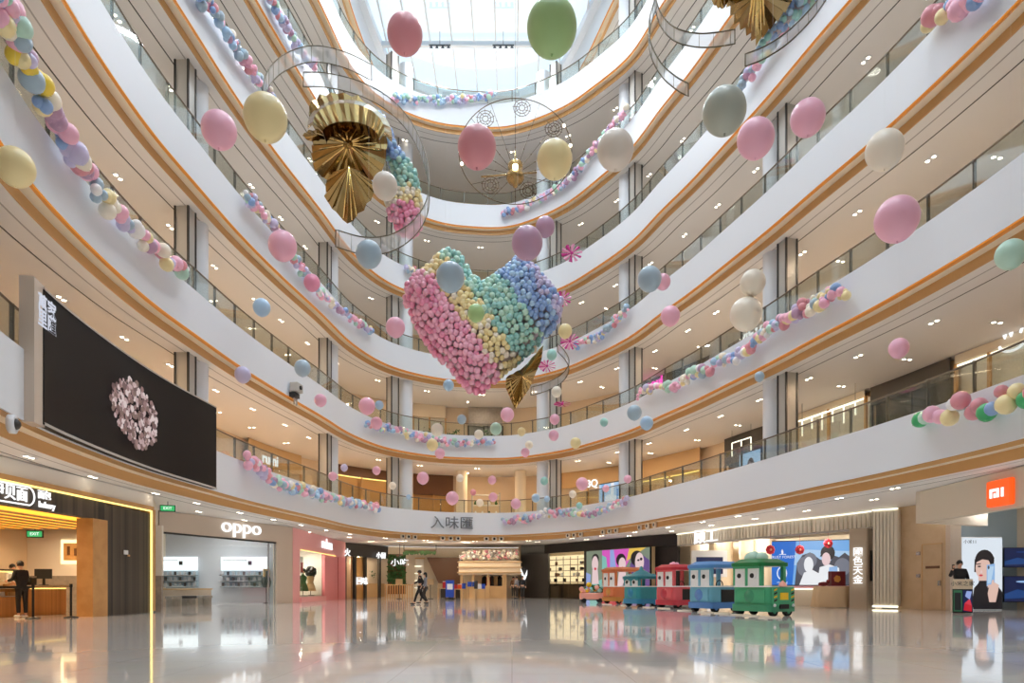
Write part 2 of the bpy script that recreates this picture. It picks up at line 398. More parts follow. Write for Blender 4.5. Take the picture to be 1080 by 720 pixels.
# ---------------------------------------------------------------- downlights in the gallery ceilings
FLOORW = ['', '', 'over the ground floor', 'over the first gallery', 'over the second gallery', 'over the third gallery', 'over the fourth gallery', 'over the fifth gallery', 'over the top gallery']
dl = MB(); dl.box((0, 0, -.004), (.2, .46, .01), 'white_paint')
for s in (-1, 1):
    dl.cone((0, s*.13, 0), (0, s*.13, -.015), .085, .085, 'white_paint', 12)
    dl.cone((0, s*.13, -.016), (0, s*.13, -.02), .06, .06, 'lamp_warm', 12)
dlm = dl.mesh('twin_downlight')
for n in range(2, 9):
    k, z = K(n), Z(n)-.385
    i0, i1 = k.idx(-10, 2), k.idx(1090, 2)
    if i0 > i1: i0 -= len(k.p)
    for off, stp, ph in ((2.2 if n > 2 else 1.05, 6.4, 0), (4.3 if n > 2 else 2.6, 7.4, 2.6)):
        if n >= 6 and off > 3: continue
        c = int((i1-i0)/stp)
        for q in range(c):
            ii = i0+ph+q*stp+RND.uniform(-.6, .6); p = k.at(ii, off); nn = k.normal(ii)
            o = obj('twin_downlight', dlm); o.location = (p.x, p.y, z); o.rotation_euler = (0, 0, math.atan2(nn.y, nn.x)+(0 if off < 3 else PI/2))
            tag(o, 'small twin downlight in the beige ceiling %s' % FLOORW[n], 'downlight', 'twin downlights %s' % FLOORW[n])
    c = 15 if n > 2 else 0; cc = (i1-i0)/15
    for q in range(c):
        ii = i0+(q+.5)*cc; p = k.at(ii, 2.9)
        L = bpy.data.lights.new('gallery_lamp', 'AREA'); L.shape = 'DISK'; L.size = .45 if n > 2 else 1.1
        L.energy = LIGHT_GAL[n]; L.color = {3: (1, .70, .42), 4: (1, .77, .52), 5: (1, .93, .84)}.get(n, (1, .96, .90))
        lo = bpy.data.objects.new('gallery_lamp', L); C.objects.link(lo); lo.location = (p.x, p.y, z-.02)
# ================================================================ balloons
PAL = {'pink': (249, 188, 210), 'rose': (226, 152, 162), 'hotpink': (246, 160, 192), 'yellow': (246, 228, 172), 'cream': (248, 238, 220), 'beige': (232, 222, 210), 'green': (170, 206, 142), 'mint': (190, 226, 208), 'teal': (158, 210, 204), 'sage': (178, 184, 172), 'blue': (176, 208, 236), 'greyblue': (170, 192, 208), 'lavender': (204, 196, 228), 'mauve': (192, 154, 182), 'white': (246, 244, 242), 'deepgreen': (70, 176, 112), 'sun': (248, 216, 80), 'deepblue': (146, 176, 222), 'coral': (250, 178, 160)}
for k_, c_ in PAL.items(): mat('balloon_'+k_, c_, .32, spec=.45)
def balloon_mesh(col, n, k):
    prof = [(.012, -1.13), (.05, -1.12), (.03, -1.06), (.04, -1.02)]
    for j in range(1, k): 
        a = -PI/2+PI*j/k; z = math.sin(a); r = math.cos(a)
        if z < 0: r *= 1-.10*z*z; z *= 1.06
        prof.append((r, z))
    prof.append((.0005, 1.0))
    return MB().lathe(prof, 'balloon_'+col, n=n).mesh('balloon')
BM = {c: balloon_mesh(c, 12, 9) for c in PAL}
BMH = {c: balloon_mesh(c, 32, 22) for c in PAL}
def mb_balloon(mb, p, r, col, n=9, k=6): mb.ball(p, (r, r, r*1.05), 'balloon_'+col, n, k)
def set_balloon(parent, p, r, col, rot=None, name='balloon'):
    o = obj(name, BM[col], parent)
    o.rotation_euler = rot or (RND.uniform(-.9, .9), RND.uniform(-.9, .9), RND.uniform(0, 6))
    o.location = p; o.scale = (r, r, r)
    return o
# ---------------------------------------------------------------- free-hanging single balloons: column, row, width, height, colour, label
FB = [
 (427, 36, 36, 52, 'rose', 'big dusty rose balloon hanging against the skylight'),
 (582, 29, 52, 72, 'green', 'biggest green balloon hanging against the skylight'),
 (280, 124, 46, 58, 'yellow', 'big pale yellow balloon left of the mirrored gold sculpture'),
 (231, 137, 37, 47, 'pink', 'pink balloon next to the big pale yellow one, at the upper left'),
 (16, 176, 44, 48, 'yellow', 'pale yellow balloon nearest the left edge, below the long garland'),
 (503, 155, 40, 51, 'rose', 'dusty pink balloon in front of the left half of the wire wheel'),
 (585, 168, 36, 47, 'yellow', 'sand yellow balloon in front of the right half of the wire wheel'),
 (649, 158, 38, 48, 'beige', 'beige balloon right of the wire wheel'),
 (764, 117, 46, 58, 'sage', 'big grey green balloon right below the hanging ribbon tracks'),
 (797, 146, 39, 49, 'pink', 'pink balloon beside the big grey green one'),
 (852, 124, 38, 44, 'pink', 'pink balloon hanging before the white column at the upper right'),
 (933, 158, 43, 47, 'cream', 'big cream balloon at the upper right'),
 (946, 231, 52, 50, 'pink', 'biggest pink balloon, hanging at the right over a white gallery edge'),
 (1066, 268, 38, 32, 'mint', 'mint green balloon at the right edge under the gold trim'),
 (298, 259, 31, 34, 'pink', 'pink balloon in front of the third left garland'),
 (389, 268, 27, 32, 'greyblue', 'grey blue balloon under the mirrored gold sculpture'),
 (406, 196, 25, 34, 'beige', 'beige balloon at the right side of the mirrored gold sculpture'),
 (556, 256, 32, 39, 'mauve', 'larger of the two mauve balloons above the heart'),
 (575, 239, 20, 24, 'mauve', 'smaller of the two mauve balloons above the heart'),
 (475, 292, 29, 35, 'greyblue', 'grey blue balloon in front of the left lobe of the heart'),
 (502, 330, 18, 20, 'green', 'light green balloon in front of the middle of the heart'),
 (685, 294, 24, 30, 'greyblue', 'grey blue balloon right of the heart beside a small pink one'),
 (699, 297, 15, 20, 'pink', 'small pink balloon tucked behind the grey blue one right of the heart'),
 (794, 298, 27, 30, 'cream', 'cream balloon above the larger cream one at the right column'),
 (787, 331, 35, 37, 'cream', 'large cream balloon beside the garland end near the right column'),
 (707, 333, 21, 22, 'pink', 'pink balloon on the gold trim right of the heart'),
 (276, 324, 19, 20, 'blue', 'light blue balloon over a gold trim left of the heart'),
 (256, 395, 19, 17, 'lavender', 'greyish lavender balloon right above the black screen corner'),
 (319, 388, 18, 18, 'greyblue', 'grey blue balloon in front of the left railing above the projector'),
 (338, 422, 14, 13, 'pink', 'pink balloon on the white gallery edge right of the projector'),
 (387, 428, 18, 18, 'pink', 'pink balloon with a tiny blue one beside it on the left railing'),
 (400, 427, 9, 10, 'blue', 'tiny blue balloon beside a pink one on the left railing'),
 (417, 345, 21, 22, 'pink', 'pink balloon directly left of the heart'),
 (329, 298, 16, 21, 'hotpink', 'deep pink balloon in front of the third left garland, low end'),
 (473, 406, 11, 13, 'blue', 'light blue balloon below the left side of the heart'),
 (487, 442, 10, 10, 'greyblue', 'small grey blue balloon below the tip of the heart'),
 (461, 453, 14, 13, 'cream', 'cream balloon over the railing below the heart'),
 (397, 446, 14, 12, 'pink', 'pink balloon at the left end of the lower middle garland'),
 (456, 469, 13, 12, 'yellow', 'pale yellow balloon hanging under the lower middle garland'),
 (464, 478, 11, 11, 'pink', 'pink balloon hanging under the lower middle garland'),
 (505, 458, 10, 10, 'cream', 'small cream balloon near the right end of the lower middle garland'),
 (523, 452, 12, 14, 'mint', 'mint balloon right above the end of the lower middle garland'),
 (535, 437, 13, 17, 'pink', 'pink balloon just below the gold tip of the heart'),
 (948, 367, 23, 22, 'pink', 'pink balloon under the right gallery above the grey shop front'),
 (801, 397, 11, 11, 'greyblue', 'grey blue balloon below the long right garland'),
 (669, 435, 16, 16, 'greyblue', 'grey blue balloon below the left end of the long right garland'),
 (682, 446, 15, 14, 'blue', 'light blue balloon on the gold trim below the long right garland'),
 (637, 445, 9, 9, 'teal', 'small teal balloon on the white edge right of the heart tip'),
 (585, 442, 11, 11, 'pink', 'upper of the two pink balloons right of the heart tip'),
 (584, 459, 11, 11, 'pink', 'lower of the two pink balloons right of the heart tip'),
 (558, 469, 9, 8, 'cream', 'cream balloon right above a pink one under the heart tip'),
 (554, 477, 10, 9, 'pink', 'pink balloon low on the white edge under the heart tip'),
 (607, 467, 11, 12, 'yellow', 'yellow balloon on the white edge right below the heart'),
 (587, 413, 11, 12, 'cream', 'cream balloon right of the gold tip of the heart'),
 (550, 455, 9, 9, 'yellow', 'yellow balloon at the railing under the heart tip'),
 (582, 374, 13, 10, 'teal', 'teal balloon behind the gold tip of the heart'),
 (596, 349, 15, 16, 'yellow', 'yellow balloon right of the blue side of the heart'),
 (614, 510, 13, 14, 'pink', 'largest pink balloon right of the middle on the lowest gallery'),
 (574, 507, 8, 9, 'teal', 'small teal balloon at the column frame of the lowest gallery'),
 (565, 525, 9, 9, 'blue', 'light blue balloon left of the column on the lowest gallery'),
 (577, 526, 6, 7, 'blue', 'tiny blue balloon right of the column frame on the lowest gallery'),
 (604, 521, 8, 8, 'cream', 'cream balloon below the largest pink one on the lowest gallery'),
 (639, 515, 7, 8, 'pink', 'small pink balloon beside the pale lit screen'),
 (662, 505, 8, 9, 'pink', 'pale pink balloon in front of the right column of the lowest gallery'),
 (544, 531, 11, 11, 'pink', 'pink balloon at the railing in the middle of the lowest gallery'),
 (611, 533, 8, 6, 'teal', 'turquoise balloon on top of the lowest right garland'),
 (363, 493, 8, 8, 'lavender', 'small lavender balloon before the left lowest gallery'),
 (397, 496, 9, 9, 'pink', 'small pink balloon right of the lavender one at the left lowest gallery'),
 (351, 502, 9, 10, 'pink', 'pink balloon at the left column of the lowest gallery'),
 (414, 512, 8, 8, 'cream', 'cream balloon at the left railing of the lowest gallery'),
 (446, 504, 13, 13, 'pink', 'largest pink balloon left of the middle on the lowest gallery'),
 (477, 525, 14, 14, 'pink', 'pink balloon on a stick above the black sign characters'),
 (520, 524, 10, 9, 'pink', 'pink balloon in front of the middle shelves of the lowest gallery'),
 (519, 506, 9, 9, 'pink', 'pink balloon above the middle shelves of the lowest gallery'),
 (506, 530, 8, 8, 'cream', 'cream balloon in front of the middle shelves of the lowest gallery'),
 (499, 519, 6, 7, 'rose', 'small dark pink balloon left of the middle shelves of the lowest gallery'),
 (431, 524, 6, 5, 'blue', 'tiny pale blue balloon at the left middle column of the lowest gallery'),
 (485, 504, 8, 8, 'cream', 'cream balloon under the ceiling of the lowest gallery'),
]
YO = {20: 24.0}; NOWIRE = {10, 21, 22, 23, 24}
mat('wire_white', (232, 232, 232), .5)
def inside(p, margin=.7):
    best = min(range(0, len(BASE.p), 2), key=lambda i: (BASE.p[i]-Vector(p[:2])).length)
    return (BASE.p[best]-Vector(p[:2])).dot(BASE.n[best]) > margin
for i, (x, y, w, h, col, lab) in enumerate(FB):
    rad = Vector((x-CX, y-HY)); st = math.sqrt(1+(rad.length/F)**2)      # spheres stretch away from the optical axis
    ux, uy = rad.normalized(); wt = math.sqrt((st*ux)**2+uy**2); ht = math.sqrt((st*uy)**2+ux**2)
    s = .5*(w/wt+h/ht/1.04)
    d = .9 if w >= 30 else .7 if w >= 18 else .5 if w > 11 else .36
    Y = YO.get(i) or min(F*d/s, 41 if y > 480 else 38)
    p = P(x, y, Y)
    while not inside(p, s*Y/F*.5+.25) and Y > 6: Y -= .5; p = P(x, y, Y)
    r = s*Y/F/2
    t = thing('balloon', lab, 'balloon', p, 'single balloons hung in the atrium')
    o = obj('skin', BMH[col], t); o.matrix_parent_inverse = Matrix(); o.scale = (r, r, r*1.04)
    if Y < 24 and i not in NOWIRE:
        obj('hanging_wire', MB().tube([(p.x, p.y, p.z+r), (p.x, p.y, zr-.1)], .0012, 'wire_white', 4), t)
# ---------------------------------------------------------------- balloon garlands on the gallery edges
MIX = ['pink', 'pink', 'pink', 'blue', 'greyblue', 'lavender', 'lavender', 'yellow', 'mint', 'white', 'mauve', 'rose', 'cream', 'deepblue']
GAR = [  # level, polyline in the photo, radius range, density, label
 (3, [(-22, -36), (0, 12), (20, 62), (45, 112), (75, 165), (110, 212), (150, 256), (197, 290)], .13, .25, 8.5, 'long pastel balloon garland hanging down the left edge of the second gallery'),
 (5, [(196, -25), (222, 12), (240, 40), (262, 72), (285, 100)], .12, .22, 9, 'pastel balloon garland at the upper left, on the fourth gallery edge'),
 (6, [(280, -12), (296, 22), (314, 52), (330, 70)], .12, .22, 9, 'pastel balloon garland on the fifth gallery edge behind the ribbon tracks'),
 (4, [(258, 206), (287, 240), (312, 277), (335, 308), (355, 324), (372, 338), (392, 348)], .12, .22, 8, 'balloon garland with deep pink accents left of the heart'),
 (3, [(384, 447), (403, 451), (420, 452), (434, 460), (455, 463), (475, 467), (498, 467), (522, 466)], .11, .2, 8.5, 'lower middle balloon garland on the second gallery edge below the heart'),
 (2, [(257, 484), (270, 492), (288, 507), (305, 513), (322, 518), (340, 523), (355, 527), (375, 531), (398, 536)], .11, .22, 8.5, 'balloon garland at the left on the lowest gallery edge, lilac end to the right'),
 (2, [(530, 549), (558, 547), (575, 541), (592, 540), (612, 542), (628, 542), (645, 535), (664, 527)], .11, .2, 8.5, 'balloon garland on the lowest gallery edge above the dark shop'),
 (4, [(590, 367), (606, 364), (622, 360), (634, 354), (648, 339), (664, 326)], .11, .2, 8.5, 'balloon garland right of the heart on the third gallery edge'),
 (3, [(672, 417), (690, 409), (712, 405), (735, 394), (762, 381), (788, 370), (810, 347), (832, 336), (855, 322), (875, 312), (895, 307)], .11, .26, 7, 'long balloon garland on the right edge of the second gallery'),
 (2, [(968, 439), (985, 440), (1002, 435), (1022, 430), (1045, 425), (1065, 419), (1095, 410)], .16, .25, 4, 'garland of large balloons at the right end of the lowest gallery edge'),
 (5, [(783, 92), (800, 66), (820, 40), (840, 14), (860, -14)], .12, .22, 9, 'balloon garland on the fourth gallery edge behind the upper right sculpture'),
 (4, [(978, 27), (1000, 10), (1028, 0), (1050, -18)], .17, .25, 5, 'garland of large balloons at the top right corner'),
 (7, [(412, 103), (440, 107), (470, 106), (500, 105), (524, 101)], .11, .2, 11, 'blue and pastel balloon garland under the skylight on the top gallery edge'),
 (6, [(530, 226), (552, 219), (575, 208), (597, 194), (614, 176), (632, 150), (652, 128), (664, 114)], .11, .22, 9, 'balloon garland on the fifth gallery edge behind the wire wheel'),
 (5, [(426, 283), (440, 288), (462, 296), (490, 300)], .12, .2, 9, 'short balloon garland on the fourth gallery edge behind the heart'),
]
mat('garland_cord', (200, 200, 200), .6)
for n, pl, r0, r1, dens, lab in GAR:
    if r0 < .13: r0, r1, dens = r0*.8, r1*.84, dens*1.35
    q = resample([Vector(a) for a in pl], 2.0, False); pts = []
    k, z = K(n), Z(n)
    for a in q:
        i = k.idx(a.x, -.22); g = k.at(i, -.22); zz = H+(HY-a.y)/F*g.y
        pts.append((Vector((g.x, g.y, zz)), k.normal(i)))
    L = sum((pts[i+1][0]-pts[i][0]).length for i in range(len(pts)-1))
    t = thing('balloon_garland', lab, 'garland', pts[len(pts)//2][0], 'balloon garlands on the gallery edges')
    obj('cord', MB().tube([p for p, _ in pts[::3]], .02, 'garland_cord', 5), t)
    cnt = int(L*dens); rest = MB(); col = RND.choice(MIX); got = []
    for b in range(cnt):
        f = (b+.5)/cnt*(len(pts)-1); i0 = int(f); p = pts[i0][0].lerp(pts[min(i0+1, len(pts)-1)][0], f-i0); nn = pts[i0][1]
        if RND.random() < .62: col = RND.choice(MIX)
        if n == 7 and RND.random() < .5: col = RND.choice(['blue', 'deepblue', 'lavender', 'mint'])
        if n == 3 and pl[0][0] < 0 and RND.random() < .04: col = 'sun'
        if n == 2 and pl[0][0] > 900 and RND.random() < .2: col = 'deepgreen'
        r = RND.uniform(r0, r1)*(1.15 if RND.random() < .15 else 1); a = RND.uniform(0, 2*PI); s = RND.uniform(.05, .24)
        off = Vector((-nn.x, -nn.y, 0))*abs(math.cos(a))*s+Vector((0, 0, math.sin(a)*s*1.15))
        got.append((p+off+Vector((-nn.x, -nn.y, 0))*max(0, r-.2), r, col))
    got.sort(key=lambda g: -g[1])
    for p, r, c in got[:100]: set_balloon(t, p, r, c)
    for p, r, c in got[100:]: mb_balloon(rest, p, r, c, 12, 8)
    if len(got) > 100: tag(obj('small_balloons', rest, t), kind='stuff')
# ================================================================ the big balloon heart
def inpoly(x, y, poly):
    c = False; n = len(poly)
    for i in range(n):
        (x0, y0), (x1, y1) = poly[i], poly[i-1]
        if (y0 > y) != (y1 > y) and x < (x1-x0)*(y-y0)/(y1-y0)+x0: c = not c
    return c
def edged(x, y, poly):
    best = 1e9; p = Vector((x, y))
    for i in range(len(poly)):
        a, b = Vector(poly[i-1]), Vector(poly[i]); ab = b-a
        t = max(0, min(1, (p-a).dot(ab)/max(1e-9, ab.length_squared))); best = min(best, (a+ab*t-p).length)
    return best
def cluster(t, poly, Y, rpx, colour, bulge, depth, both=True, bias=(0, 0)):
    """balloons packed over the surface of a thick body with this outline; a hundred are parts, the rest one mass"""
    sc = Y/F; xs = [p[0] for p in poly]; ys = [p[1] for p in poly]; pts = []; cell = {}
    def ok(x, y, d):
        gx, gy = int(x/d), int(y/d)
        for i in (-1, 0, 1):
            for j in (-1, 0, 1):
                for q in cell.get((gx+i, gy+j), ()):
                    if (q[0]-x)**2+(q[1]-y)**2 < d*d: return False
        cell.setdefault((gx, gy), []).append((x, y)); return True
    d = rpx*1.24
    for _ in range(40000):
        x, y = RND.uniform(min(xs), max(xs)), RND.uniform(min(ys), max(ys))
        if inpoly(x, y, poly) and ok(x, y, d): pts.append((x, y))
    front, rest = [], MB()
    for x, y in pts:
        e = min(1, edged(x, y, poly)*sc/bulge); tt = depth*math.sqrt(1-(1-e)**2)+RND.uniform(-.05, .05)
        r = rpx*sc*RND.uniform(.86, 1.06)
        front.append((P(x, y, Y)+Vector((0, -tt, 0)), r, colour(x+RND.uniform(-3, 3), y+RND.uniform(-3, 3))))
        if both: mb_balloon(rest, P(x, y, Y)+Vector((0, tt, 0)), r, colour(x, y), 8, 6)
    RND.shuffle(front)
    for p, r, c in front[:100]: set_balloon(t, p, r, c)
    for p, r, c in front[100:]: mb_balloon(rest, p, r, c, 12, 9)
    tag(obj('small_balloons', rest, t), kind='stuff')
    cx, cy = sum(xs)/len(xs), sum(ys)/len(ys); core = MB(); A = []; B = []
    for x, y in poly: A.append((cx+(x-cx)*.9, cy+(y-cy)*.9))
    f = [P(x, y, Y)+Vector((0, -depth*.35, 0)) for x, y in A]; b = [P(x, y, Y)+Vector((0, depth*.35, 0)) for x, y in A]; n = len(A)
    core.add(f+b, [tuple(range(n)), tuple(range(2*n-1, n-1, -1))]+[(i, n+i, n+(i+1) % n, (i+1) % n) for i in range(n)], 'core_net')
    obj('core', core, t)
mat('core_net', (206, 190, 192), .8)
HEART = [(430.6, 300), (427, 318.6), (434, 334), (452, 366), (476, 390), (494, 411), (507.6, 413.6), (523, 400), (534, 390), (547, 380), (568, 362), (589, 338), (592, 318.6), (580, 302), (565.7, 284), (546, 272), (531, 287), (507.6, 301), (497, 290), (486.5, 271), (470.7, 266), (457, 276), (449, 287), (439, 291)]
def heart_colour(x, y):
    v = .8*x-.59*y
    if v < 187: return RND.choice(['pink', 'pink', 'hotpink'])
    if v < 211: return RND.choice(['yellow', 'yellow', 'yellow', 'cream'])
    if v < 245: return RND.choice(['teal', 'mint', 'teal'])
    return RND.choice(['deepblue', 'blue', 'deepblue'] if v < 268 else ['lavender', 'deepblue', 'lavender'])
PAL2 = None
YH = 27.0
hp = P(508, 340, YH)
ht = thing('balloon_heart', 'giant heart covered in small balloons in pink, yellow, green and blue bands with gold tip', 'heart sculpture', hp)
cluster(ht, HEART, YH, 3.5, heart_colour, 1.3, 1.0)
mat('gold_foil', (168, 142, 92), .16, 1.0, bump=(9, .25))
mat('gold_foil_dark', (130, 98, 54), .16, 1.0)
mat('gold_bright', (255, 226, 150), .12, 1.0)
def pleat_fan(mb, centre, rim, m='gold_foil', back=None, fold=.12, sub=6):
    """pleated foil: a fan of creased strips between a centre point and a rim of 3-D points"""
    c = Vector(centre); rim = [Vector(r) for r in rim]; q = []
    for i in range(len(rim)):
        a, b = rim[i], rim[(i+1) % len(rim)]
        for k in range(sub): q.append(a.lerp(b, k/sub))
    n = len(q); nrm = Vector((0, -1, 0))
    vs = [c]+[p+nrm*(fold if i % 2 else 0) for i, p in enumerate(q)]
    mb.add(vs, [(0, 1+(i+1) % n, 1+i) for i in range(n)], m)
    if back is not None: mb.add([Vector(back)]+vs[1:], [(0, 1+i, 1+(i+1) % n) for i in range(n)], m)
    return q
tipo = [(534, 398), (552, 388), (573, 364), (571, 380), (564, 396), (559, 409), (551, 421), (543, 432), (538, 420), (533, 408)]
mb = MB(); pleat_fan(mb, P(551, 396, YH-.9), [P(x, y, YH-.25) for x, y in tipo], back=P(551, 396, YH+.7), fold=.1, sub=5); obj('gold_tip', mb, ht)
mb = MB()
for x, y in ((538, 402), (544, 404), (551, 404), (557, 400)): mb.tube([P(x, y, YH-.55), P(544, 430, YH-.3)], .02, 'gold_bright', 5)
obj('foil_rib', mb, ht)
obj('hanging_wire', MB().tube([P(470, 268, YH), (P(470, 268, YH).x, YH, zr-.1)], .004, 'wire_white', 4).tube([P(546, 274, YH), (P(546, 274, YH).x, YH, zr-.1)], .004, 'wire_white', 4), ht)
# ================================================================ the two mirrored gold sculptures (hearts seen from their foil side)
def strip_colour(cuts):
    def f(x, y):
        for lim, cs in cuts:
            if y < lim: return RND.choice(cs)
        return RND.choice(cuts[-1][1])
    return f
Y1 = 24.0
g1 = thing('gold_heart_sculpture', 'mirrored gold pleated sculpture with a rainbow balloon side, hanging left of the wire wheel', 'sculpture', P(370, 160, Y1), 'gold foil sculptures')
mb = MB(); body = [(326, 112), (338, 102), (356, 99), (378, 103), (396, 116), (406, 132), (409, 152), (406, 176), (396, 190), (380, 196), (360, 196), (343, 190), (332, 180), (329, 164), (330, 152), (334, 140), (327, 128)]
pleat_fan(mb, P(367, 151, Y1-1.0), [P(x, y, Y1) for x, y in body], back=P(369, 150, Y1+.8), fold=.13, sub=3); obj('foil_disc', mb, g1)
mb = MB(); low = [(345, 190), (352, 184), (367, 181), (384, 184), (396, 196), (395, 206), (384, 222), (367.5, 238), (350, 220), (343, 209)]
pleat_fan(mb, P(368, 176, Y1-1.15), [P(x, y, Y1-.35) for x, y in low], back=P(369, 203, Y1+.4), fold=.14, sub=3); obj('foil_tip', mb, g1)
mb = MB(); N = 24; inner = []; outer = []
for i in range(N+1):                                     # the hood: a pleated half ring that arches forward over the disc
    a = PI*(1.06-1.12*i/N)
    ox, oy = 366+42*math.cos(a)+6*(i/N), 130-32*math.sin(a)+14*(i/N); ix, iy = 366+26*math.cos(a)+8*(i/N), 138-14*math.sin(a)+8*(i/N)
    outer.append(P(ox, oy, Y1-.5-(.06 if i % 2 else 0))); inner.append(P(ix, iy, Y1-1.35-(.10 if i % 2 else 0)))
mid = [a.lerp(b, .5)+Vector((0, -.2, .10)) for a, b in zip(outer, inner)]; n = N+1
mb.add(outer+mid+inner, [(i, n+i, n+i+1, i+1) for i in range(N)]+[(n+i, 2*n+i, 2*n+i+1, n+i+1) for i in range(N)], 'gold_foil')
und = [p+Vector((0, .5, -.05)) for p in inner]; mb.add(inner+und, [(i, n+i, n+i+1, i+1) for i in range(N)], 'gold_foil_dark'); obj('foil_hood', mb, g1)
mb = MB(); pleat_fan(mb, P(334, 143, Y1-.5), [P(a, b, Y1-.2) for a, b in [(319, 143), (326, 137.5), (338, 138), (347, 144), (338, 149), (325, 149)]], back=P(334, 143, Y1+.1), fold=.05, sub=3); obj('foil_leaf', mb, g1)
mb = MB()
for a in range(13):
    t_ = -.35+a*.55; rr = 36 if a % 2 else 30; sy = .9
    mb.tube([P(367+5*math.cos(t_), 152+5*math.sin(t_), Y1-1.02), P(367+rr*math.cos(t_), 152+rr*sy*math.sin(t_), Y1-.35)], .028, 'gold_bright', 5)
for x, y in ((371, 232), (376, 228), (362, 230)): mb.tube([P(368, 175, Y1-1.15), P(x, y, Y1-.7)], .025, 'gold_bright', 5)
obj('foil_rib', mb, g1)
rain = [(400, 122), (408, 128), (414, 145), (421, 160), (431, 172), (440, 185), (443, 205), (445, 228), (442, 243), (430, 248), (417, 243), (411, 228), (408, 212), (418, 200), (418, 186), (410, 172), (402, 150)]
cluster(g1, rain, Y1+.5, 3.3, strip_colour([(172, ['deepblue', 'blue', 'deepblue']), (203, ['teal', 'mint']), (223, ['yellow', 'cream', 'yellow']), (999, ['hotpink', 'pink'])]), .6, .5)
obj('hanging_wire', MB().tube([P(356, 105, Y1), (P(356, 105, Y1).x, Y1, zr-.1)], .004, 'wire_white', 4), g1)
Y2 = 19.5
g2 = thing('gold_heart_sculpture', 'mirrored gold pleated sculpture with a blue balloon side, cut off by the top edge', 'sculpture', P(800, -20, Y2), 'gold foil sculptures')
mb = MB(); b2 = [(797, 49), (787, 38), (774, 26), (766, 8), (762, -20), (766, -50), (782, -66), (800, -52), (820, -68), (840, -54), (846, -26), (838, -4), (828, 14), (812, 32)]
pleat_fan(mb, P(799, -6, Y2-1.3), [P(x, y, Y2) for x, y in b2], back=P(800, -8, Y2+.8), fold=.2, sub=4); obj('foil_body', mb, g2)
mb = MB(); pleat_fan(mb, P(758, -6, Y2-.5), [P(*a, Y2-.2) for a in [(749, -8), (751, 4), (757, 9), (763, 10), (768, 2), (768, -10), (758, -20)]], back=P(758, -5, Y2+.1), fold=.05, sub=3); obj('foil_leaf', mb, g2)
mb = MB()
for x in (780, 788, 797, 801, 809, 818): mb.tube([P(799+(x-799)*.3, -2, Y2-1.3), P(797+(x-797)*.42, 26+12*(1-abs(x-798)/20), Y2-.45)], .03, 'gold_bright', 5)
obj('foil_rib', mb, g2)
blue = [(798, 54), (804, 46), (812, 34), (826, 18), (838, -2), (848, -28), (862, -22), (864, -2), (852, 8), (838, 18), (826, 30), (812, 42), (804, 52)]
cluster(g2, blue, Y2+.4, 3.9, strip_colour([(-4, ['mint', 'yellow', 'pink']), (8, ['mint', 'yellow', 'blue']), (999, ['deepblue', 'blue', 'blue', 'teal'])]), .5, .45)
obj('hanging_wire', MB().tube([P(800, -50, Y2), (P(800, -50, Y2).x, Y2, zr-.1)], .004, 'wire_white', 4), g2)
# ================================================================ curved lace ribbon tracks round the sculptures
mat('wire_dark', (96, 88, 70), .4, .5)
lace = mat('lace', (236, 236, 234), .6); lace.node_tree.nodes['Principled BSDF'].inputs['Alpha'].default_value = .36
def ribbon(pts, width, label, rungs=.5):
    q = resample(catmull([P(x, y, Y) for x, y, Y in pts], 10, False), .12, False)
    lo = [p-Vector((0, 0, width)) for p in q]
    t = thing('ribbon_track', label, 'hanging decoration', q[len(q)//2], 'curved lace ribbon tracks')
    obj('hanging_rail', MB().tube(q+lo[::-1], .020, 'wire_dark', 6, True), t)
    mb = MB()
    st = list(range(0, len(q), max(1, int(rungs/.12)))); st = st if st[-1] == len(q)-1 else st+[len(q)-1]; path = []
    for j, i in enumerate(st): path += [q[i], lo[i]] if j % 2 == 0 else [lo[i], q[i]]
    mb.tube(path, .010, 'wire_dark', 4)
    obj('lattice', mb, t)
    n = len(q); obj('lace', MB().add(q+lo, [(i, i+1, n+i+1, n+i) for i in range(n-1)], lace, True), t)
    obj('hanging_wire', MB().tube([q[n//4], (q[n//4].x, q[n//4].y, zr-.1)], .002, 'wire_white', 4).tube([q[3*n//4], (q[3*n//4].x, q[3*n//4].y, zr-.1)], .002, 'wire_white', 4), t)
ribbon([(277, 92, 23.4), (284, 72, 24.2), (302, 56, 25), (330, 48, 25.8), (362, 54, 26.3), (392, 68, 26.4)], .62, 'arched lace ribbon track above the mirrored gold sculpture, upper left')
ribbon([(320, 76, 25.4), (345, 77, 26), (380, 86, 26.4), (412, 104, 26.2), (436, 132, 25.4), (450, 168, 24.3), (452, 202, 23.2), (440, 228, 22.4), (415, 246, 21.9), (385, 250, 21.7), (354, 242, 21.9)], .55, 'lace ribbon track spiralling round the rainbow balloon side of a sculpture')
ribbon([(690, -8, 20.8), (697, 14, 20.5), (712, 29, 20), (735, 35, 19.6), (757, 34, 19.2), (775, 31, 19)], .40, 'lace ribbon track curving left from the tip of the upper right sculpture')
ribbon([(692, -4, 20.6), (685, 20, 20.2), (686, 44, 19.8), (697, 66, 19.5), (712, 80, 19.2), (726, 88, 19)], .36, 'lace ribbon track hanging free at the left of the upper right sculpture')
ribbon([(786, 57, 17.8), (808, 48, 17.8), (832, 32, 18), (856, 8, 18.2), (872, -14, 18.5)], .32, 'lace ribbon track under the blue balloons of the upper right sculpture')
ribbon([(588, 362, 29), (597, 372, 29.3), (600, 383, 29.6), (592, 395, 29.6), (575, 404, 29.2), (560, 408, 28.8)], .35, 'small lace ribbon track beside the gold tip of the heart')
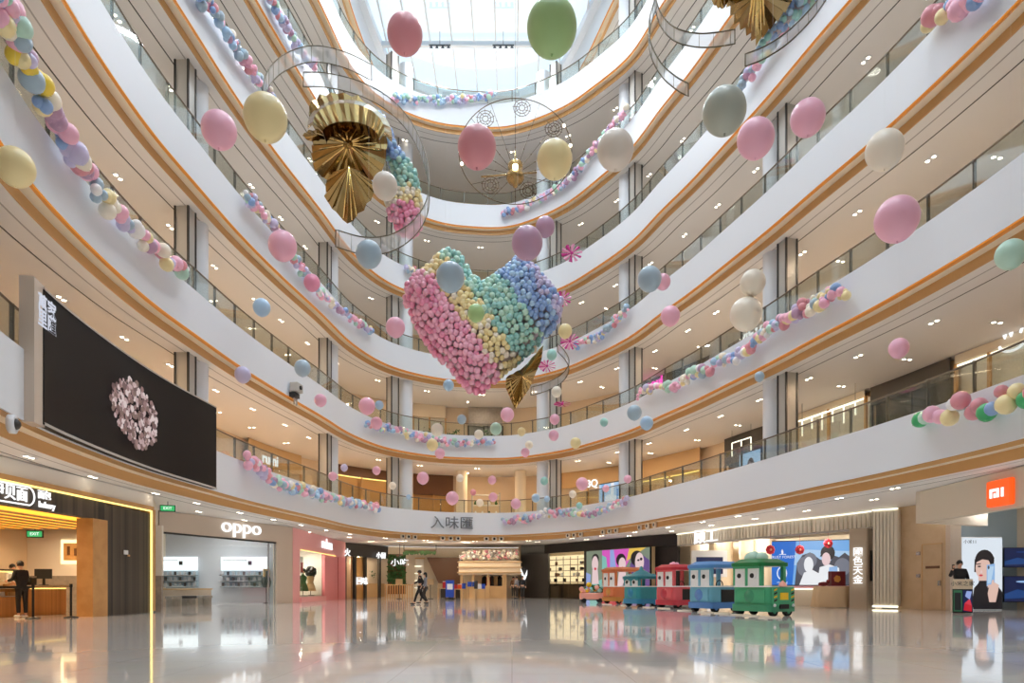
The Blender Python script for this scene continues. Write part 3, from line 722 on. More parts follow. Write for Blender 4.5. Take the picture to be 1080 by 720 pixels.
# ================================================================ wire wheel
YW = 33.0; s_ = YW/F
wc = P(543.5, 159.5, YW); wt_ = thing('wire_wheel', 'large thin gold wire wheel with rosettes hung in the middle of the atrium', 'wheel', wc)
mat('wire_gold', (104, 82, 54), .35, .7)
Rw = 59.5*s_; hub = P(543.5, 184, YW-1.2)
ring = [wc+Vector((Rw*math.cos(2*PI*i/72), 0, Rw*.94*math.sin(2*PI*i/72))) for i in range(72)]
obj('rim', MB().tube(ring, .022, 'wire_gold', 6, True), wt_)
for i in range(14):
    a = 2*PI*(i+.5)/14; e = wc+Vector((Rw*math.cos(a), 0, Rw*.94*math.sin(a))); mb = MB().tube([hub, e], .012, 'wire_gold', 5)
    for q in (.35, .55, .75): mb.ball(hub.lerp(e, q), .03, 'wire_gold', 8, 5)
    obj('spoke', mb, wt_)
for i in range(7):
    a = 1.42+i*2*PI/7; c = wc+Vector((Rw*.78*math.cos(a), -.1, Rw*.75*math.sin(a))); mb = MB()
    for rr in (.40, .27, .14): mb.tube([c+Vector((rr*math.cos(q*.4), 0, rr*math.sin(q*.4))) for q in range(16)], .016, 'wire_gold', 5, True)
    for q in range(9): b = 2*PI*q/9; mb.tube([c+Vector((.14*math.cos(b), 0, .14*math.sin(b))), c+Vector((.46*math.cos(b+.25), -.05, .46*math.sin(b+.25)))], .012, 'wire_gold', 4)
    obj('rosette', mb, wt_)
mat('hub_gold', (176, 146, 96), .25, .8)
mb = MB().lathe([(.02, -.62), (.1, -.58), (.12, -.45), (.3, -.38), (.42, -.2), (.4, .0), (.3, .12), (.36, .3), (.34, .5), (.2, .62), (.06, .7), (.03, 1.1)], 'hub_gold', hub, 20); hb = obj('hub', mb, wt_)
obj('lamp', MB().ball(hub+Vector((0, -.42, .1)), .13, 'lamp_warm', 12, 8), hb)
mb = MB().tube([hub+Vector((-1.6, 0, -.1)), hub+Vector((1.0, 0, .1))], .04, 'hub_gold', 6); obj('axle', mb, wt_)
mb = MB()
for a in (.1, 2.9, 3.4, 5.8, .5): mb.ball(wc+Vector((Rw*math.cos(a)*.98, -.06, Rw*.92*math.sin(a))), .07, 'lamp_warm', 8, 6)
obj('bulb', mb, wt_)
obj('hanging_wire', MB().tube([hub+Vector((0, 0, 1)), (hub.x, hub.y, zr-.1)], .008, 'wire_gold', 4), wt_)
# ================================================================ pinwheels and starbursts
mat('magenta_paper', (214, 60, 150), .5); mat('pink_paper', (244, 170, 206), .5)
def pinwheel(x, y, Y, rpx, label, flat=1.0, n=10):
    c = P(x, y, Y); r = rpx*Y/F; t = thing('pinwheel', label, 'pinwheel', c, 'pink paper pinwheels hung in the atrium')
    for i in range(n):
        a, b = 2*PI*i/n, 2*PI*(i+.62)/n
        v = [c, c+Vector((r*math.cos(a), -.03, r*flat*math.sin(a))), c+Vector((r*1.02*math.cos((a+b)/2), -.12*r, r*1.02*flat*math.sin((a+b)/2))), c+Vector((r*.96*math.cos(b), .05, r*.96*flat*math.sin(b)))]
        w_ = [q+Vector((0, .012, 0)) for q in v]
        obj('blade', MB().add(v+w_, [(0, 1, 2, 3), (7, 6, 5, 4), (0, 4, 5, 1), (1, 5, 6, 2), (2, 6, 7, 3), (3, 7, 4, 0)], 'magenta_paper' if i % 2 else 'pink_paper'), t)
    obj('hub', MB().ball(c+Vector((0, -.05, 0)), r*.16, 'magenta_paper', 10, 6), t)
    obj('hanging_wire', MB().tube([c, (c.x, c.y, zr-.1)], .002, 'wire_white', 4), t)
pinwheel(603, 267, 28, 11, 'striped pink pinwheel right of the two mauve balloons', .85)
pinwheel(594, 315, 29.3, 8.5, 'magenta pinwheel touching the blue side of the heart')
pinwheel(601, 360, 31.4, 10, 'magenta starburst pinwheel below the yellow balloon right of the heart', .9, 14)
pinwheel(577, 386, 30, 9, 'magenta starburst pinwheel inside the small ribbon track', .7, 14)
pinwheel(593, 426, 32.6, 9, 'flat magenta starburst pinwheel low at the right column frame', .32, 14)
# ================================================================ materials of the shops
stripes_mat('dark_slats', (92, 80, 66), (50, 44, 39), 9, 'Y', .6)
stripes_mat('cream_slats', (240, 232, 216), (214, 204, 186), 6, 'XY', .5)
stripes_mat('counter_slats', (196, 146, 92), (168, 120, 72), 14, 'XY', .5)
mat('orange_wood', (206, 156, 96), .45, noise=(3, (192, 140, 80), .7))
mat('door_wood', (206, 178, 144), .45, noise=(2, (196, 166, 130), .8))
mat('white_wall', (236, 230, 220), .6); mat('grey_tile', (160, 150, 140), .3, noise=(6, (140, 132, 124), .8))
mat('shop_grey', (176, 178, 182), .5); mat('shop_blue_grey', (176, 196, 208), .5); mat('pale_stone', (206, 190, 174), .4)
mat('pink_paint', (246, 178, 180), .45); mat('pink_deep', (243, 152, 158), .45); mat('charcoal', (52, 48, 46), .5)
mat('brown_panel', (104, 68, 42), .45); mat('wood_light', (206, 172, 126), .5); mat('green_leaf', (62, 100, 52), .6)
mat('skin', (226, 178, 150), .5); mat('hair_black', (30, 26, 26), .5); mat('cloth_black', (34, 33, 36), .8)
mat('red', (200, 44, 44), .4); mat('blue', (46, 84, 190), .4); mat('yellow', (240, 196, 40), .4); mat('white', (240, 240, 240), .4); mat('orange_logo', (244, 92, 30), .4)
mat('display_blue', (40, 80, 170), .4); mat('steel', (180, 180, 182), .25, .8)
glow('sign_white', (255, 255, 255), 1.15); glow('panel_white', (246, 252, 255), 1.3); glow('strip_white', (255, 250, 225), 1.8); glow('strip_yellow', (255, 226, 130), 1.7)
glow('amber_wash', (255, 176, 56), 2.0); glow('niche_glow', (255, 226, 160), 2.0); glow('logo_orange', (250, 92, 24), 1.0); glow('exit_green', (60, 190, 110), .9); glow('neon_pink', (255, 40, 190), 1.6)
def em(name, c, s=.8): return glow('ad_'+name, c, s).name
for nm, c in dict(paper=(232, 242, 252), sky=(120, 178, 238), skypale=(176, 212, 246), blue=(24, 112, 214), white=(245, 248, 252), skin=(232, 196, 182), hair=(34, 28, 32), black=(24, 22, 28), phone=(150, 190, 236), phone2=(190, 220, 246), rose=(216, 60, 80), grey=(120, 124, 138), darkgrey=(74, 76, 88),
                  magenta=(222, 92, 196), lilac=(150, 170, 226), teal=(130, 196, 186), yel=(240, 198, 84), olive=(128, 142, 122), paleskin=(238, 210, 212), violet=(104, 76, 140), navy=(16, 30, 74), navy2=(30, 70, 130), red=(196, 30, 44), cream=(250, 232, 206), green=(50, 100, 70)).items(): em(nm, c)
def lamp(p, e, col=(1, .86, .66), size=.6):
    L = bpy.data.lights.new('shop_and_fill_lamp', 'AREA'); L.shape = 'DISK'; L.size = size; L.energy = e; L.color = col
    lo = bpy.data.objects.new('shop_and_fill_lamp', L); C.objects.link(lo); lo.location = p; return lo
def V3(p, z): return Vector((p[0], p[1], z))
def mid(p, q, t=.5): return Vector(p[:2]).lerp(Vector(q[:2]), t)
def isect(x, p, q):                              # plan point of wall p-q in image column x
    u = (x-CX)/F; p, q = Vector(p[:2]), Vector(q[:2]); fp, fq = p.x-u*p.y, q.x-u*q.y
    return p+(q-p)*(fp/(fp-fq))
def zrow(y, Y): return H+(HY-y)/F*Y
CE = 4.2
# ================================================================ bakery at the left
t = thing('bakery_storefront', 'bakery shop front with dark timber slats, glowing yellow edge and lit sign, far left', 'shop front', (-12.9, 22, 0))
obj('slat_panel', MB().box((-12.95, 22.85, 1.75), (.3, 2.6, 3.5), 'dark_slats'), t)
obj('fascia', MB().box((-12.95, 16.2, 3.3), (.3, 10.7, .6), 'dark_slats'), t)
obj('side_post', MB().box((-13.0, 21.15, 1.5), (.5, .75, 3.0), 'orange_wood'), t)
obj('top_trim', MB().box((-12.95, 17.6, 3.68), (.42, 13.4, .14), 'brown_trim'), t)
obj('end_trim', MB().box((-12.95, 24.3, 1.85), (.42, .2, 3.6), 'brown_trim'), t)
obj('light_strip', MB().box((-12.76, 17.5, 3.585), (.05, 13.3, .05), 'strip_yellow').box((-12.76, 24.16, 1.8), (.05, .06, 3.6), 'strip_yellow'), t)
obj('plaque', MB().box((-12.78, 22.6, 2.05), (.03, .22, .14), 'white').box((-12.77, 22.75, 1.95), (.03, .1, .06), 'brown_trim'), t)
s = thing('lit_sign', 'glowing bakery sign with a rounded outline on the dark slatted fascia', 'sign', (-12.72, 17.4, 3.3))
ys, yz = 17.35, 3.3
loop = [(-12.74, ys+.62*(1 if math.cos(a) > 0 else -1)+.24*math.cos(a), yz+.24*math.sin(a)) for a in [2*PI*i/28 for i in range(28)]]
obj('outline', MB().tube(loop, .022, 'sign_white', 6, True), s)
text('lettering', '伊贝面', .42, (-12.75, 17.35, yz), (0, 1, 0), 'sign_white', s, .02, bold=.0)
text('lettering', '面包', .26, (-12.75, 18.62, yz+.10), (0, 1, 0), 'sign_white', s, .02, bold=.001)
text('lettering', 'bakery', .24, (-12.75, 18.72, yz-.16), (0, 1, 0), 'sign_white', s, .02, bold=.001)
struct('wall_gap_cover', MB().box((-12.95, 17.5, 3.975), (.24, 13.8, .44), 'white_wall')); mb = MB()  # added pale wall that brightens the dark gap above the bakery front
mb.wall((-18.2, 12), (-18.2, 25.6), 0, 3.2, 'tan_wall', .12); mb.wall((-18.2, 25.6), (-13.1, 25.6), 1.32, 3.2, 'white_wall', .12); struct('wall_bakery', mb)
struct('baseboard_bakery', MB().wall((-18.2, 25.57), (-13.1, 25.57), 0, 1.32, 'grey_tile', .12))
struct('wall_bakery', MB().wall((-12.95, 24.42), (-15.3, 29.4), 0, CE, 'beige_wall', .12))
struct('ceiling_bakery', MB().box((-15.75, 18.3, 3.15), (4.8, 12.0, .06), 'orange_wood'))
mb = MB()
for i in range(8): mb.box((-13.57-i*.62, 18.1, 3.02), (.34, 11.6, .2), 'orange_wood')
c_ = struct('ceiling_bakery', mb)
mb = MB()
for i in range(8): mb.box((-13.36-i*.62, 18.1, 2.99), (.04, 11.4, .11), 'amber_wash')
solo('led_strip', mb, 'amber light strips between the orange ceiling slats of the bakery', 'strip light')
t = thing('wall_niche', 'glowing shelf niche with hanging tools on the white bakery wall', 'niche', (-16.0, 25.4, 2.2))
obj('glow_panel', MB().box((-15.85, 25.515, 2.21), (2.0, .04, .9), 'niche_glow'), t)
obj('shelf', MB().box((-15.75, 25.42, 2.21), (1.8, .16, .64), 'orange_wood'), t)
for i in range(6): obj('tool', MB().box((-16.45+i*.26, 25.32, 2.25-.05*(i % 3)), (.08, .05, .32-.06*(i % 2)), 'brown_panel'), t)
t = thing('counter', 'wooden bakery counter with slatted front and pale top', 'counter', (-15.6, 22.3, 0))
obj('body', MB().box((-15.6, 22.3, .45), (.9, 1.8, .9), 'counter_slats'), t); obj('countertop', MB().box((-15.6, 22.3, .93), (1.0, 1.9, .06), 'pale_stone'), t)
obj('light_strip', MB().box((-15.13, 22.3, .86), (.03, 1.7, .03), 'strip_yellow'), t)
t = thing('display_case', 'lit glass cake display case in front of the bakery counter', 'display case', (-15.65, 20.1, 0))
obj('base', MB().box((-15.65, 20.1, .3), (.9, 2.4, .6), 'counter_slats'), t); obj('glass', MB().box((-15.65, 20.1, 1.0), (.86, 2.35, .8), 'shop_glass'), t)
for z in (.62, .86, 1.1): obj('shelf', MB().box((-15.65, 20.1, z), (.8, 2.3, .02), 'white'), t)
obj('top_frame', MB().box((-15.65, 20.1, 1.42), (.9, 2.4, .05), 'steel'), t); obj('light_strip', MB().box((-15.27, 20.1, 1.37), (.04, 2.2, .04), 'strip_yellow'), t)
for i in range(10): 
    p = Vector((-15.45, 19.1+i*.22, .70 if i % 2 else .94)); solo('cake', MB().cone(p-Vector((0, 0, .065)), p+Vector((0, 0, .06)), .1, .09, ['wood_light', 'white', 'brown_trim'][i % 3], 14), 'small round cake inside the lit bakery display case', 'cake', 'cakes in the bakery display case')
t = thing('payment_terminal', 'black payment screen on the bakery counter', 'screen', (-15.5, 22.6, .96))
obj('stand', MB().cone((-15.5, 22.6, .96), (-15.5, 22.6, 1.2), .05, .04, 'black', 10).box((-15.5, 22.6, .97), (.2, .2, .02), 'black'), t)
obj('screen', MB().box((-15.5, 22.58, 1.34), (.5, .05, .32), 'black', .3), t)
mb = MB(); mb.box((-15.3, 21.7, 1.09), (.2, .25, .25), 'black'); solo('cash_register', mb.box((-15.22, 21.7, 1.23), (.06, .22, .05), 'steel'), 'small black printer box on the bakery counter beside the customer', 'printer')
def stanchion(loc, label, belt=None):
    t = thing('barrier_post', label, 'barrier post', loc, 'bakery queue barriers')
    obj('base', MB().lathe([(.0, 0), (.19, 0), (.19, .025), (.03, .05)], 'black', loc, 24), t)
    obj('pole', MB().cone((loc[0], loc[1], .03), (loc[0], loc[1], .92), .032, .032, 'black', 14), t); obj('cap', MB().cone((loc[0], loc[1], .9), (loc[0], loc[1], 1.0), .042, .042, 'black', 14), t)
    if belt: obj('belt', MB().wall(loc, belt, .87, .93, 'black', .012), t)
stanchion((-13.75, 19.6, 0), 'black queue barrier post in front of the customer at the bakery', (-14.9, 19.0))
stanchion((-13.05, 20.2, 0), 'black queue barrier post before the orange post of the bakery', (-13.75, 21.3))
def exit_sign(p, right, label, w=.55):
    t = thing('exit_sign', label, 'exit sign', p, 'green exit signs'); r = Vector(right).normalized(); n = r.cross(Vector((0, 0, 1)))
    mb = MB(); mb.box(p, (w, .06, .26), 'black', math.atan2(r.y, r.x)); obj('casing', mb, t)
    q = Vector(p)+n*.034; obj('face', MB().box(q, (w-.06, .01, .2), 'exit_green', math.atan2(r.y, r.x)), t)
    text('lettering', 'EXIT', .15, q+n*.006, r, 'sign_white', t, .002)
    obj('rod', MB().cone((p[0], p[1], p[2]+.12), (p[0], p[1], p[2]+.3), .015, .015, 'black', 8), t)
exit_sign(P(37, 563, 24.3), (1, .1, 0), 'green exit sign hanging inside the bakery')
exit_sign(V3(P(177, 534, 26.5), 3.95), (1, .3, 0), 'green exit sign under the ceiling between bakery and phone shop')
exit_sign(V3(BASE.hit(147, 3.2), Z(3)-.80), (1, .2, 0), 'green exit sign above the black screen', .8)
lamp((-15.5, 20, 2.9), 90, (1, .72, .4)); lamp((-15.5, 16, 2.9), 60, (1, .72, .4)); lamp((-15.8, 24, 2.9), 60, (1, .78, .5))
# ================================================================ phone shop
A, B = R(166, 29.5), R(297, 37.2); ex = (B-A).normalized(); ey = Vector((-ex.y, ex.x))
def O(a, b): return A+ex*a+ey*b
LW = (B-A).length
t = thing('storefront', 'grey phone shop front with a pale fascia and glass wall, left of the pink shop', 'shop front', V3(mid(A, B), 0), 'ground floor shop fronts')
obj('fascia', MB().wall(A, B, 3.3, CE, 'pale_stone', .25), t)
obj('pier', MB().wall(isect(290, A, B), B, 0, 3.3, 'pale_stone', .25), t)
obj('glass', MB().wall(A+ex*.1, isect(290, A, B), 0.03, 3.27, 'shop_glass', .03), t)
for x in (283, 290): p = isect(x, A, B); obj('mullion', MB().box((p.x, p.y, 1.65), (.06, .06, 3.3), 'steel', math.atan2(ex.y, ex.x)), t)
obj('glass_head', MB().wall(A, isect(290, A, B), 3.22, 3.3, 'steel_dark', .1), t)
mb = MB(); b0, b1 = Vector((-21, 38.6)), Vector((-13.1, 38.6))
mb.wall(b0, b1, 0, CE, 'shop_grey', .12); struct('wall_shop', mb)
struct('wall_shop', MB().wall(O(-.02, .1), O(-.3, 4.6), 0, CE, 'shop_grey', .12))
sp_ = isect(252, A, B); n_ = -ey
text('shop_sign', 'oppo', 1.0, V3(sp_+n_*.2, zrow(556, sp_.y)), V3(ex, 0), 'sign_white', None, .04, bold=.0, sx=1.35); tag(bpy.context.scene.objects['shop_sign'], 'white lit four letter sign on the pale phone shop fascia', 'sign')
for x0, x1, lab in ((166, 211, 'left lit white display wall of the phone shop with glass shelves below'), (235.5, 285, 'right lit white display wall of the phone shop with glass shelves below')):
    p, q = isect(x0, b0, b1), isect(x1, b0, b1); p += Vector((0, -.3)); q += Vector((0, -.3)); Yd = (p.y+q.y)/2; z1 = zrow(587, Yd); z0 = zrow(601.5, Yd); zb = zrow(619, Yd)
    t = thing('display_wall', lab, 'display', V3(mid(p, q), zb), 'phone shop display walls')
    obj('lit_panel', MB().wall(p, q, z0, z1, 'panel_white', .08), t)
    obj('backing', MB().wall(p+Vector((0, .1)), q+Vector((0, .1)), zb, z0, 'shop_blue_grey', .05), t)
    for k in range(3): 
        z = zb+(z0-zb)*(k+.15)/3; obj('shelf', MB().wall(p-Vector((0, .1)), q-Vector((0, .1)), z-.015, z+.015, 'steel', .3), t)
        for i in range(9):
            c = mid(p, q, (i+.5)/9)-Vector((0, .1)); obj('phone_stand', MB().box((c.x, c.y, z+.11), (.13, .05, .19), 'shop_grey' if (i+k) % 3 else 'charcoal', .2), t)
    mb = MB(); c = mid(p, q, .62)-Vector((0, .06))
    mb.wall(mid(p, q, .05)-Vector((0, .05)), mid(p, q, .55)-Vector((0, .05)), z1-.22, z1-.19, 'charcoal', .02)
    mb.box((c.x, c.y, z1-.35), (.2, .03, .22), 'charcoal'); obj('artwork', mb, t)
# tables and stools
def desk(name, label, c, L, W, Hh, rz, m1, m2):
    t = thing(name, label, 'counter', V3(c, 0)); mb = MB()
    obj('countertop', MB().box((c.x, c.y, Hh-.03), (L, W, .06), m2, rz), t); obj('body', MB().box((c.x, c.y, (Hh-.06)/2), (L-.1, W-.12, Hh-.06), m1, rz), t); return t
rz_ = math.atan2(ex.y, ex.x)
desk('demo_table', 'low pale demonstration table behind the phone shop glass', mid(O(0, 2.0), isect(222, O(0, 2.0), O(9, 2.0)), .62), 3.4, .8, .82, rz_, 'pale_stone', 'wood_light')
for i, x in enumerate((183, 199, 216)):
    c = isect(x, O(0, .9), O(9, .9)); t = thing('stool', 'grey cube stool in front of the pale demonstration table', 'stool', V3(c, 0), 'grey stools of the phone shop')
    obj('seat', MB().box((c.x, c.y, .42), (.62, .42, .12), 'charcoal' if i == 1 else 'grey_tile', rz_), t, bevel=.03); obj('base', MB().box((c.x, c.y, .18), (.52, .34, .36), 'grey_tile', rz_), t)
c = isect(281, O(0, .8), O(9, .8)); t = thing('standing_fan', 'slim dark floor stand with a bag-like black head behind the phone shop glass', 'floor stand', V3(c, 0))
obj('base', MB().lathe([(0, 0), (.2, 0), (.2, .02), (.03, .04)], 'charcoal', (c.x, c.y, 0), 18), t); obj('pole', MB().cone((c.x, c.y, .03), (c.x, c.y, .95), .025, .025, 'charcoal', 10), t)
obj('panel', MB().box((c.x, c.y, 1.65), (.5, .05, .45), 'wood_light', rz_), t); obj('bag', MB().lathe([(.02, .0), (.2, .04), (.26, .3), (.2, .55), (.1, .66), (.08, .9), (.0, .92)], 'black', (c.x, c.y, .85), 18), t)
lamp(V3(O(3, 2.4), 4.1), 120, (.94, .97, 1), 1); lamp(V3(O(6.5, 2.4), 4.1), 120, (.94, .97, 1), 1)
# ================================================================ pink shop and the dark restaurant next to it
A2, B2 = R(307, 38), R(363, 51); e2 = (B2-A2).normalized(); f2 = Vector((-e2.y, e2.x)); r2 = math.atan2(e2.y, e2.x)
t = thing('storefront', 'pink shop front with a lit display window and white letters', 'shop front', V3(mid(A2, B2), 0), 'ground floor shop fronts')
struct('wall_shop', MB().wall(B, A2, 0, CE, 'pale_stone', .2))
w0, w1 = isect(314.5, A2, B2), isect(341, A2, B2)
obj('fascia', MB().wall(A2, B2, 3.05, CE, 'pink_paint', .2), t); obj('pier', MB().wall(A2, w0, 0, 3.05, 'pink_paint', .2), t); obj('pier', MB().wall(w1, B2, 0, 3.05, 'pink_deep', .2), t)
obj('window_glass', MB().wall(w0, w1, .3, 3.0, 'shop_glass', .03), t); obj('plinth', MB().wall(w0-f2*.05, w1-f2*.05, 0, .3, 'pink_paint', .3), t)
obj('light_strip', MB().wall(w0-f2*.14, isect(352, A2, B2)-f2*.14, 3.02, 3.06, 'strip_yellow', .03), t)
p = isect(355, A2, B2); obj('joint', MB().box((p.x, p.y, 1.5), (.08, .24, 3.0), 'red', r2), t)
p = isect(342.5, A2, B2)-f2*.17; o = text('shop_sign', 'ruhaa', .95, V3(p, zrow(574, p.y)), V3(e2, 0), 'sign_white', None, .03, bold=.008, sx=1.3); tag(o, 'white lit letters on the pink shop fascia', 'sign')
mb = MB(); mb.wall(w0+f2*1.7, w1+f2*1.7, 0, 3.4, 'white_wall', .1); mb.wall(w1+f2*.1, w1+f2*1.7, 0, 3.4, 'white_wall', .1); mb.wall(w0+f2*.1, w0+f2*1.7, 0, 3.4, 'white_wall', .1); struct('wall_shop', mb); mb = MB(); mb.box((mid(w0, w1).x+f2.x*.85, mid(w0, w1).y+f2.y*.85, .28), ((w1-w0).length+1, 1.5, .1), 'white_wall', r2); struct('floor_display', mb)
lamp(V3(mid(w0, w1, .7)+f2*.8, 3.35), 130, (1, .9, .74), .5)
for x, hh, lab, hair in ((319.5, 1.5, 'slim dark dressed mannequin in the pink shop window', 0), (327.5, 1.35, 'mannequin with big dark curly hair in the pink shop window', 1)):
    c = isect(x, A2+f2*.5, B2+f2*.5); t = thing('mannequin', lab, 'mannequin', V3(c, .33), 'mannequins in the pink shop window'); z = .33
    obj('stand', MB().lathe([(0, 0), (.25, 0), (.25, .03), (.02, .05), (.02, .5)], 'charcoal', (c.x, c.y, z), 16), t)
    obj('dress', MB().lathe([(.0, .3), (.34, .3), (.28, .6), (.17, .85), (.24, 1.1), (.24, 1.2), (.08, 1.3), (.06, 1.36)], 'green_leaf' if not hair else 'wood_light', (c.x, c.y, z), 18), t)
    obj('head', MB().ball((c.x, c.y, z+1.5), (.1, .11, .14), 'wood_light', 14, 10), t)
    h_ = MB()
    if hair:
        for q in range(26): a = q*2.4; b = q/26*PI; h_.ball((c.x+.27*math.sin(b)*math.cos(a), c.y+.27*math.sin(b)*math.sin(a)+.05, z+1.52+.26*math.cos(b)), .13, 'hair_black', 8, 6)
    else: h_.ball((c.x+.03, c.y+.05, z+1.56), (.13, .14, .15), 'hair_black', 12, 8)
    obj('hair', h_, t)
p = isect(318, A2+f2*.2, B2+f2*.2); t = thing('poster', 'small red and white poster in the pink shop window', 'poster', V3(p, 2.2)); obj('panel', MB().box((p.x, p.y, 2.2), (.55, .03, 1.0), 'white', r2), t); obj('print', MB().box((p.x-f2.x*.02, p.y-f2.y*.02, 2.05), (.45, .012, .6), 'red', r2), t)
A3, B3 = B2, R(415, 57); e3 = (B3-A3).normalized(); f3 = Vector((-e3.y, e3.x)); r3 = math.atan2(e3.y, e3.x)
t = thing('storefront', 'dark framed restaurant front with wood and plants between the pink shop and the corridor', 'shop front', V3(mid(A3, B3), 0), 'ground floor shop fronts')
obj('fascia', MB().wall(A3, B3, 3.2, CE, 'charcoal', .2), t)
for x in (363.5, 374, 385, 400, 414): p = isect(x, A3, B3); obj('post', MB().box((p.x, p.y, 1.6), (.22, .2, 3.2), 'charcoal', r3), t)
obj('wood_panel', MB().wall(isect(374, A3, B3)+f3*.3, isect(386, A3, B3)+f3*.3, 0, 3.2, 'brown_trim', .1), t)
obj('back_panel', MB().wall(isect(386, A3, B3)+f3*2.2, isect(414, A3, B3)+f3*2.2, 0, 3.2, 'brown_panel', .1), t)
for x in (388, 395, 404, 411): p = isect(x, A3+f3*.1, B3+f3*.1); obj('fence', MB().wall(p-e3*.5, p+e3*.5, .05, 1.15, 'wood_light', .05), t)
for x, y, lab, body in ((366.5, 583, 'small white lit sign at the left end of the dark restaurant', '火'), (382, 613, 'round white lit sign with two characters on the restaurant front', '回味'), (402, 586, 'white lit sign on the right of the dark restaurant front', '小厨')):
    p = isect(x, A3-f3*.3, B3-f3*.3); o = text('lit_sign', body, .62 if x < 390 else .55, V3(p, zrow(y, p.y)), V3(e3, 0), 'sign_white', None, .03, bold=.006, sx=1.2); tag(o, lab, 'sign')
def plant(name, label, c, w, h, z0, n=70, m='green_leaf', group=None, pot='charcoal'):
    t = thing(name, label, 'plant', V3(c, z0), group); mb = MB()
    for i in range(n):
        a, b, r = RND.uniform(0, 6.28), RND.uniform(-1, 1), RND.uniform(.3, 1)
        q = Vector((c[0]+w*r*math.cos(a), c[1]+w*r*math.sin(a), z0+h*(.5+.5*b*r))); d = Vector((RND.uniform(-1, 1), RND.uniform(-1, 1), RND.uniform(-.3, .8))).normalized()*RND.uniform(.1, .26); s = d.orthogonal().normalized()*.07
        mb.add([q-d, q+s, q+d, q-s, q+Vector((0, 0, .02))], [(0, 1, 4), (1, 2, 4), (2, 3, 4), (3, 0, 4), (3, 2, 1, 0)], m)
    obj('foliage', mb, t)
    if pot: obj('pot', MB().lathe([(0, 0), (.2, 0), (.28, .45), (.25, .45), (.22, .1)], pot, (c[0], c[1], z0-.42), 18), t)
    return t
for i, x in enumerate((391, 398, 407)): plant('potted_plant', ['leafy green plant at the left of the restaurant entrance', 'tall leafy green plant in the middle of the restaurant entrance', 'leafy green plant at the right of the restaurant entrance'][i], isect(x, A3+f3*.9, B3+f3*1.0), .45, 2.0, .42, 90, group='restaurant plants')
lamp(V3(mid(A3, B3)+f3*1.2, 3.3), 90, (1, .78, .5), .5)
# ================================================================ the corridor straight ahead
t = thing('escalator', 'brown escalator underside rising at the back of the corridor behind the walking people', 'escalator', V3(R(466, 56.5), 0))
mb = MB(); x0, x1 = R(450, 56.2).x, R(484, 56.2).x; yy = 56.2
mb.add([(x0, yy, 3.3), (x1+.0, yy, 3.3), (x1+.6, yy, .9), (x0+1.1, yy, .9), (x0, yy+1.2, 3.3), (x1, yy+1.2, 3.3), (x1+.6, yy+1.2, .9), (x0+1.1, yy+1.2, .9)], [(0, 3, 2, 1), (4, 5, 6, 7), (0, 1, 5, 4), (1, 2, 6, 5), (2, 3, 7, 6), (3, 0, 4, 7)], 'brown_panel'); obj('truss', mb, t)
obj('side_panel', MB().add([(x1, yy-.05, 3.5), (x1+.35, yy-.05, 3.5), (x1+.95, yy-.05, .3), (x1+.6, yy-.05, .3), (x1, yy+1.2, 3.5), (x1+.35, yy+1.2, 3.5), (x1+.95, yy+1.2, .3), (x1+.6, yy+1.2, .3)], [(0, 3, 2, 1), (4, 5, 6, 7), (0, 1, 5, 4), (1, 2, 6, 5), (2, 3, 7, 6), (3, 0, 4, 7)], 'steel'), t)
obj('handrail', MB().tube([(x1+.17, yy-.1, 3.5), (x1+.77, yy-.1, .3)], .05, 'black', 8), t)
obj('newel', MB().box(((x0+x1)/2+.6, yy+.6, .45), (1.6, 1, .9), 'charcoal'), t)
w0, w1 = R(428, 57.2), R(447, 57.2); t = thing('menu_board', 'bright white illuminated wall panel behind the walking people', 'panel', V3(mid(w0, w1), 0)); obj('panel', MB().wall(w0, w1, 0.02, 3.2, 'white_wall', .15), t); obj('frame', MB().wall(w0-Vector((.1, 0)), w1+Vector((.1, 0)), 3.2, 3.32, 'wood_light', .2), t)
for z in (.8, 1.4, 2.0, 2.6): obj('light_strip', MB().wall(w0+Vector((.2, -.09)), w1+Vector((-.2, -.09)), z-.03, z+.03, 'strip_white', .03), t)
p, q = R(426, 54), R(460, 54); t = thing('planter', 'hanging green planter strip under the corridor ceiling', 'planter', V3(mid(p, q), 3.6)); obj('trough', MB().wall(p, q, 3.62, 3.82, 'brown_panel', .3), t)
mb = MB()
for i in range(160):
    c = mid(p, q, RND.random()); d = Vector((RND.uniform(-.1, .1), RND.uniform(-.1, .1), -RND.uniform(.15, .4))); b = Vector((c.x, c.y-RND.uniform(0, .25), 3.75)); mb.add([b, b+d*.5+Vector((.08, 0, 0)), b+d, b+d*.5-Vector((.08, 0, 0))], [(0, 1, 2, 3)], 'green_leaf')
obj('foliage', mb, t); obj('rod', MB().cone((p.x, p.y, 3.8), (p.x, p.y, 4.2), .03, .03, 'charcoal', 8).cone((q.x, q.y, 3.8), (q.x, q.y, 4.2), .03, .03, 'charcoal', 8), t)
